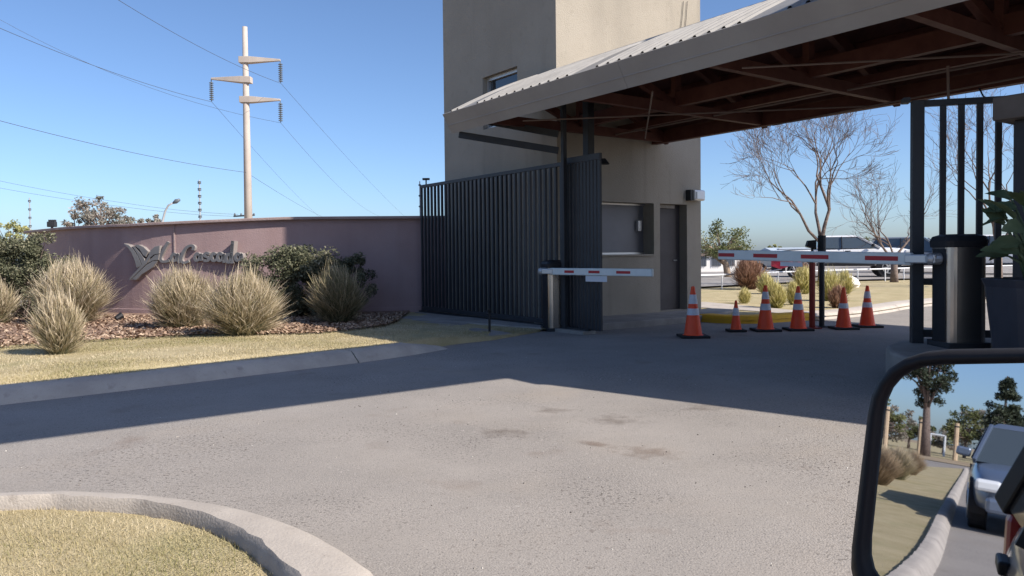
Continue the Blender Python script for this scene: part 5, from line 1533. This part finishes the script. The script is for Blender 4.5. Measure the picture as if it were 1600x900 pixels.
# ================================================================== OWN CAR, ITS DOOR MIRROR AND WHAT THE MIRROR SHOWS
rzc = math.atan2(LANE.y, LANE.x)
oc0 = LEFT * (-0.625) + LANE * (-0.05)
oc = car('car', 'rose beige car the view is taken from, with its door mirror at lower right', 'car', CARB, 'hatch', (oc0.x, oc0.y, 0.0), rzc, cabin=False)
S = SPECS['hatch']
def own_glass(m, sy):
    b0_, b1_ = S['gw']; zb, zr = S['belt'] - 0.03, S['H'] - 0.06
    def q(x, f): return V((x, sy * (b0_ + (b1_ - b0_) * f), zb + (zr - zb) * f))
    m.add([q(-0.56, 0), q(-1.9, 0), q(-1.56, 1), q(-0.56, 1)], [(0, 1, 2, 3)])
for sy in (-1, 1):
    part('rear_side_glass', GLASS, oc, lambda m: own_glass(m, sy), local=True)
def rounded(corners, rads, k=7):
    out = []
    n = len(corners)
    for i in range(n):
        p0, p1, p2 = V(corners[i - 1]), V(corners[i]), V(corners[(i + 1) % n])
        a = p1 + (p0 - p1).normalized() * rads[i]; b = p1 + (p2 - p1).normalized() * rads[i]
        for j in range(k):
            t = j / (k - 1)
            out.append(a * (1 - t) ** 2 + p1 * 2 * t * (1 - t) + b * t * t)
    return out
c_out = [MP(1370, 547), MP(1760, 540), MP(1740, 960), MP(1318, 965)]
c_in = [MP(1388, 571), MP(1730, 565), MP(1715, 925), MP(1351, 928)]
ro, ri = rounded(c_out, [0.046, 0.05, 0.05, 0.05]), rounded(c_in, [0.036, 0.04, 0.04, 0.04])
cen = sum(ro, V((0, 0, 0))) / len(ro)
def scl(ring, f, off): return [cen + (p - cen) * f + MN * off for p in ring]
hm = MB()
def lerp_ring(f, off): return [a.lerp(b, f) + MN * off for a, b in zip(ri, ro)]
hm.loft([lerp_ring(-0.02, 0.0005), lerp_ring(0.06, 0.007), lerp_ring(0.4, 0.011), lerp_ring(0.8, 0.007), lerp_ring(1.0, -0.006), scl(ro, 0.99, -0.03), scl(ro, 0.88, -0.065), scl(ro, 0.55, -0.085)], caps=False)
k_ = len(hm.v) - len(ro)
hm.f.append(tuple(range(k_, k_ + len(ro))))
inv = Matrix.Rotation(-rzc, 3, 'Z')
def to_local(mb_):
    mb_.v = [tuple(inv @ (V(p) - V((oc0.x, oc0.y, 0)))) for p in mb_.v]
    return mb_
mh = to_local(hm).build('door_mirror', BLACKP, oc, smooth=True, local=True)
gm = MB(); gm.add([p + MN * 0.001 for p in ri], [tuple(range(len(ri)))])
mg = to_local(gm).build('mirror_glass', MIRROR, mh, local=True)
am = MB(); am.loft([[cen + LEFT * -0.02 - MN * 0.05 + V((0, 0, z - 0.06)) + LANE * x for x, z in ((-0.03, -0.03), (0.03, -0.03), (0.03, 0.03), (-0.03, 0.03))], [cen + LEFT * -0.16 - MN * 0.06 + V((0, 0, z - 0.08)) + LANE * x for x, z in ((-0.04, -0.03), (0.05, -0.03), (0.05, 0.03), (-0.04, 0.03))]])
to_local(am).build('mirror_arm', BLACKP, mh, local=True, bev=0.01)

# silver car waiting behind
sc = back * 13.0 + LEFT * -0.60
car('waiting_car', 'silver blue hatchback waiting behind, visible in the door mirror', 'car', CARS, 'hatch', (sc.x, sc.y, 0), rzc)
# cross street verge, soil strip, trees, posts behind
def band(d0, d1, w0, w1): return [(p.x, p.y) for p in (back * d0 + LEFT * w0, back * d0 + LEFT * w1, back * d1 + LEFT * w1, back * d1 + LEFT * w0)]
struct(sheet('dirt_strip', band(50, 62, -60, 80), 0.03, SOIL))
struct(sheet('far_field', band(62, 260, -160, 180), 0.04, LAWN))
leafy_tree('tall_pine', 'tall dark pine with a bare trunk, at left in the mirror', mfoot(1447, 62, 0.03), 8.6, 3.4, 1.75, 2.6, 46, 110, 0.13, PINE, 81, group='pines seen in the mirror', tr=0.28, cr=0.36, lean=(-0.2, 0.2))
def conifer(label, base, h, r0, seed):
    rnd = random.Random(seed)
    o = thing('tall_pine', label, 'tree', base, 'pines seen in the mirror')
    b = V(base)
    part('trunk', BARK, o, lambda m: m.tube([b - V((0, 0, 0.1)), b + V((0, 0, h))], [0.22, 0.04], 8))
    cl = []
    for i in range(70):
        f = rnd.random() ** 0.8
        rr = r0 * (1 - f) ** 0.7 * rnd.uniform(0.5, 1.0)
        a = rnd.random() * 6.28
        cl.append((b + V((math.cos(a) * rr, math.sin(a) * rr, h * (0.18 + 0.8 * f))), r0 * 0.28 * (1.15 - f * 0.7)))
    mb = MB(); leafcloud(mb, rnd, cl, 80, 0.14, 1); mb.build('crown', PINE, o)
conifer('dense dark conifer, at right in the mirror', mfoot(1567, 70, 0.03), 6.9, 2.0, 82)
conifer('dark conifer cut by the right picture edge in the mirror', mfoot(1612, 74, 0.03), 5.4, 1.5, 83)
rnd = random.Random(84)
for i, (px, d_, h_, r_) in enumerate(((1385, 84, 4.2, 2.4), (1420, 90, 3.4, 2.4), (1475, 92, 2.9, 2.2), (1508, 84, 4.6, 2.4), (1535, 86, 4.9, 2.6), (1590, 82, 4.2, 2.6), (1620, 84, 4.4, 2.6), (1360, 82, 4.4, 2.6))):
    leafy_tree('field_tree', ['broad olive tree at the left side of the mirror', 'low olive tree left of the tall pine in the mirror', 'low far tree between the two pines in the mirror', 'spreading tree right of the near post in the mirror', 'hazy tree touching the dense conifer in the mirror', 'olive tree under the dense conifer in the mirror', 'olive tree at the right picture edge in the mirror', 'olive tree hidden by the mirror frame at its left'][i], mfoot(px, d_, 0.03), h_, 0.6, r_, h_ * 0.42, 30, 70, 0.16, LEAFG if i % 2 else LEAFB, 90 + i, group='trees of the far field in the mirror', tr=0.14)
for i, (px, d_, h_) in enumerate(((1383, 60, 3.0), (1437, 64, 2.55), (1494, 63, 2.6), (1546, 64, 2.2), (1597, 64, 2.5))):
    b = mfoot(px, d_, 0.03)
    t = thing('fence_post', ['pale post at the left side of the mirror', 'pale post in front of the tall pine trunk', 'pale post in the middle of the mirror', 'pale post beneath the dense conifer', 'pale post at the right edge above the silver car'][i], 'fence post', b, 'wooden fence posts seen in the mirror')
    part('post', WOODP, t, lambda m: m.tube([b - V((0, 0, 0.1)), b + V((0.02, 0.02, h_ * 0.5)), b + V((0, 0.03, h_))], [0.17, 0.155, 0.15], 8))
    part('collar', DKMETAL, t, lambda m: m.tube([b + V((0, 0.03, h_ - 0.3)), b + V((0, 0.03, h_ - 0.2))], 0.165, 8))
gq = mfoot(1465, 74, 0.04)
t = thing('goal_frame', 'white football goal frame beyond the posts in the mirror', 'goal', gq)
ga, gb = mfoot(1453, 74, 0.04), mfoot(1476, 74, 0.04)
part('goalpost', WHITEP, t, lambda m: m.tube([ga, ga + V((0, 0, 1.7))], 0.09, 8))
part('goalpost', WHITEP, t, lambda m: m.tube([gb, gb + V((0, 0, 1.7))], 0.09, 8))
part('crossbar', WHITEP, t, lambda m: m.tube([ga + V((0, 0, 1.66)), gb + V((0, 0, 1.66))], 0.08, 8))
def tuft_world(label, b, Rr, H, mat, n, seed, group):
    rnd = random.Random(seed)
    o = thing('ornamental_grass', label, 'ornamental grass', b, group)
    mb = MB()
    for i in range(n):
        a = rnd.random() * 6.283; u = rnd.random()
        out = Rr * (0.15 + 0.9 * u ** 0.7); r0 = Rr * 0.45 * math.sqrt(rnd.random())
        h = H * (1.05 - 0.5 * u ** 1.6) * rnd.uniform(0.6, 1.05)
        p0 = b + V((math.cos(a) * r0, math.sin(a) * r0, -0.02)); p2 = b + V((math.cos(a) * out, math.sin(a) * out, h))
        p1 = p0.lerp(p2, 0.5) + V((0, 0, h * 0.15))
        sd = V((-math.sin(a + 1), math.cos(a + 1), 0)) * 0.0055
        tt = rnd.random()
        mb.add([p0 - sd, p0 + sd, p1 - sd, p1 + sd, p2 - sd * 0.2, p2 + sd * 0.2], [(0, 1, 3, 2), (2, 3, 5, 4)], [tt * 0.3, tt * 0.3, 0.3 + tt * 0.4, 0.3 + tt * 0.4, 0.5 + tt * 0.5, 0.5 + tt * 0.5])
    mb.build('blades', mat, o)
for i, (px, py, Rr, H) in enumerate(((1362, 756, 0.6, 0.75), (1392, 748, 0.6, 0.75), (1415, 741, 0.55, 0.7))):
    p = mgp(px, py, 0.035)
    tuft_world(['tan grass clump nearest the mirror left edge', 'straw grass clump in the middle of the mirror row', 'tan grass clump at the far end of the mirror row'][i], V((p.x, p.y, 0.05)), Rr, H, TUFT if i % 2 else TUFTM, 2600, 96 + i, 'dry grasses on the near island')
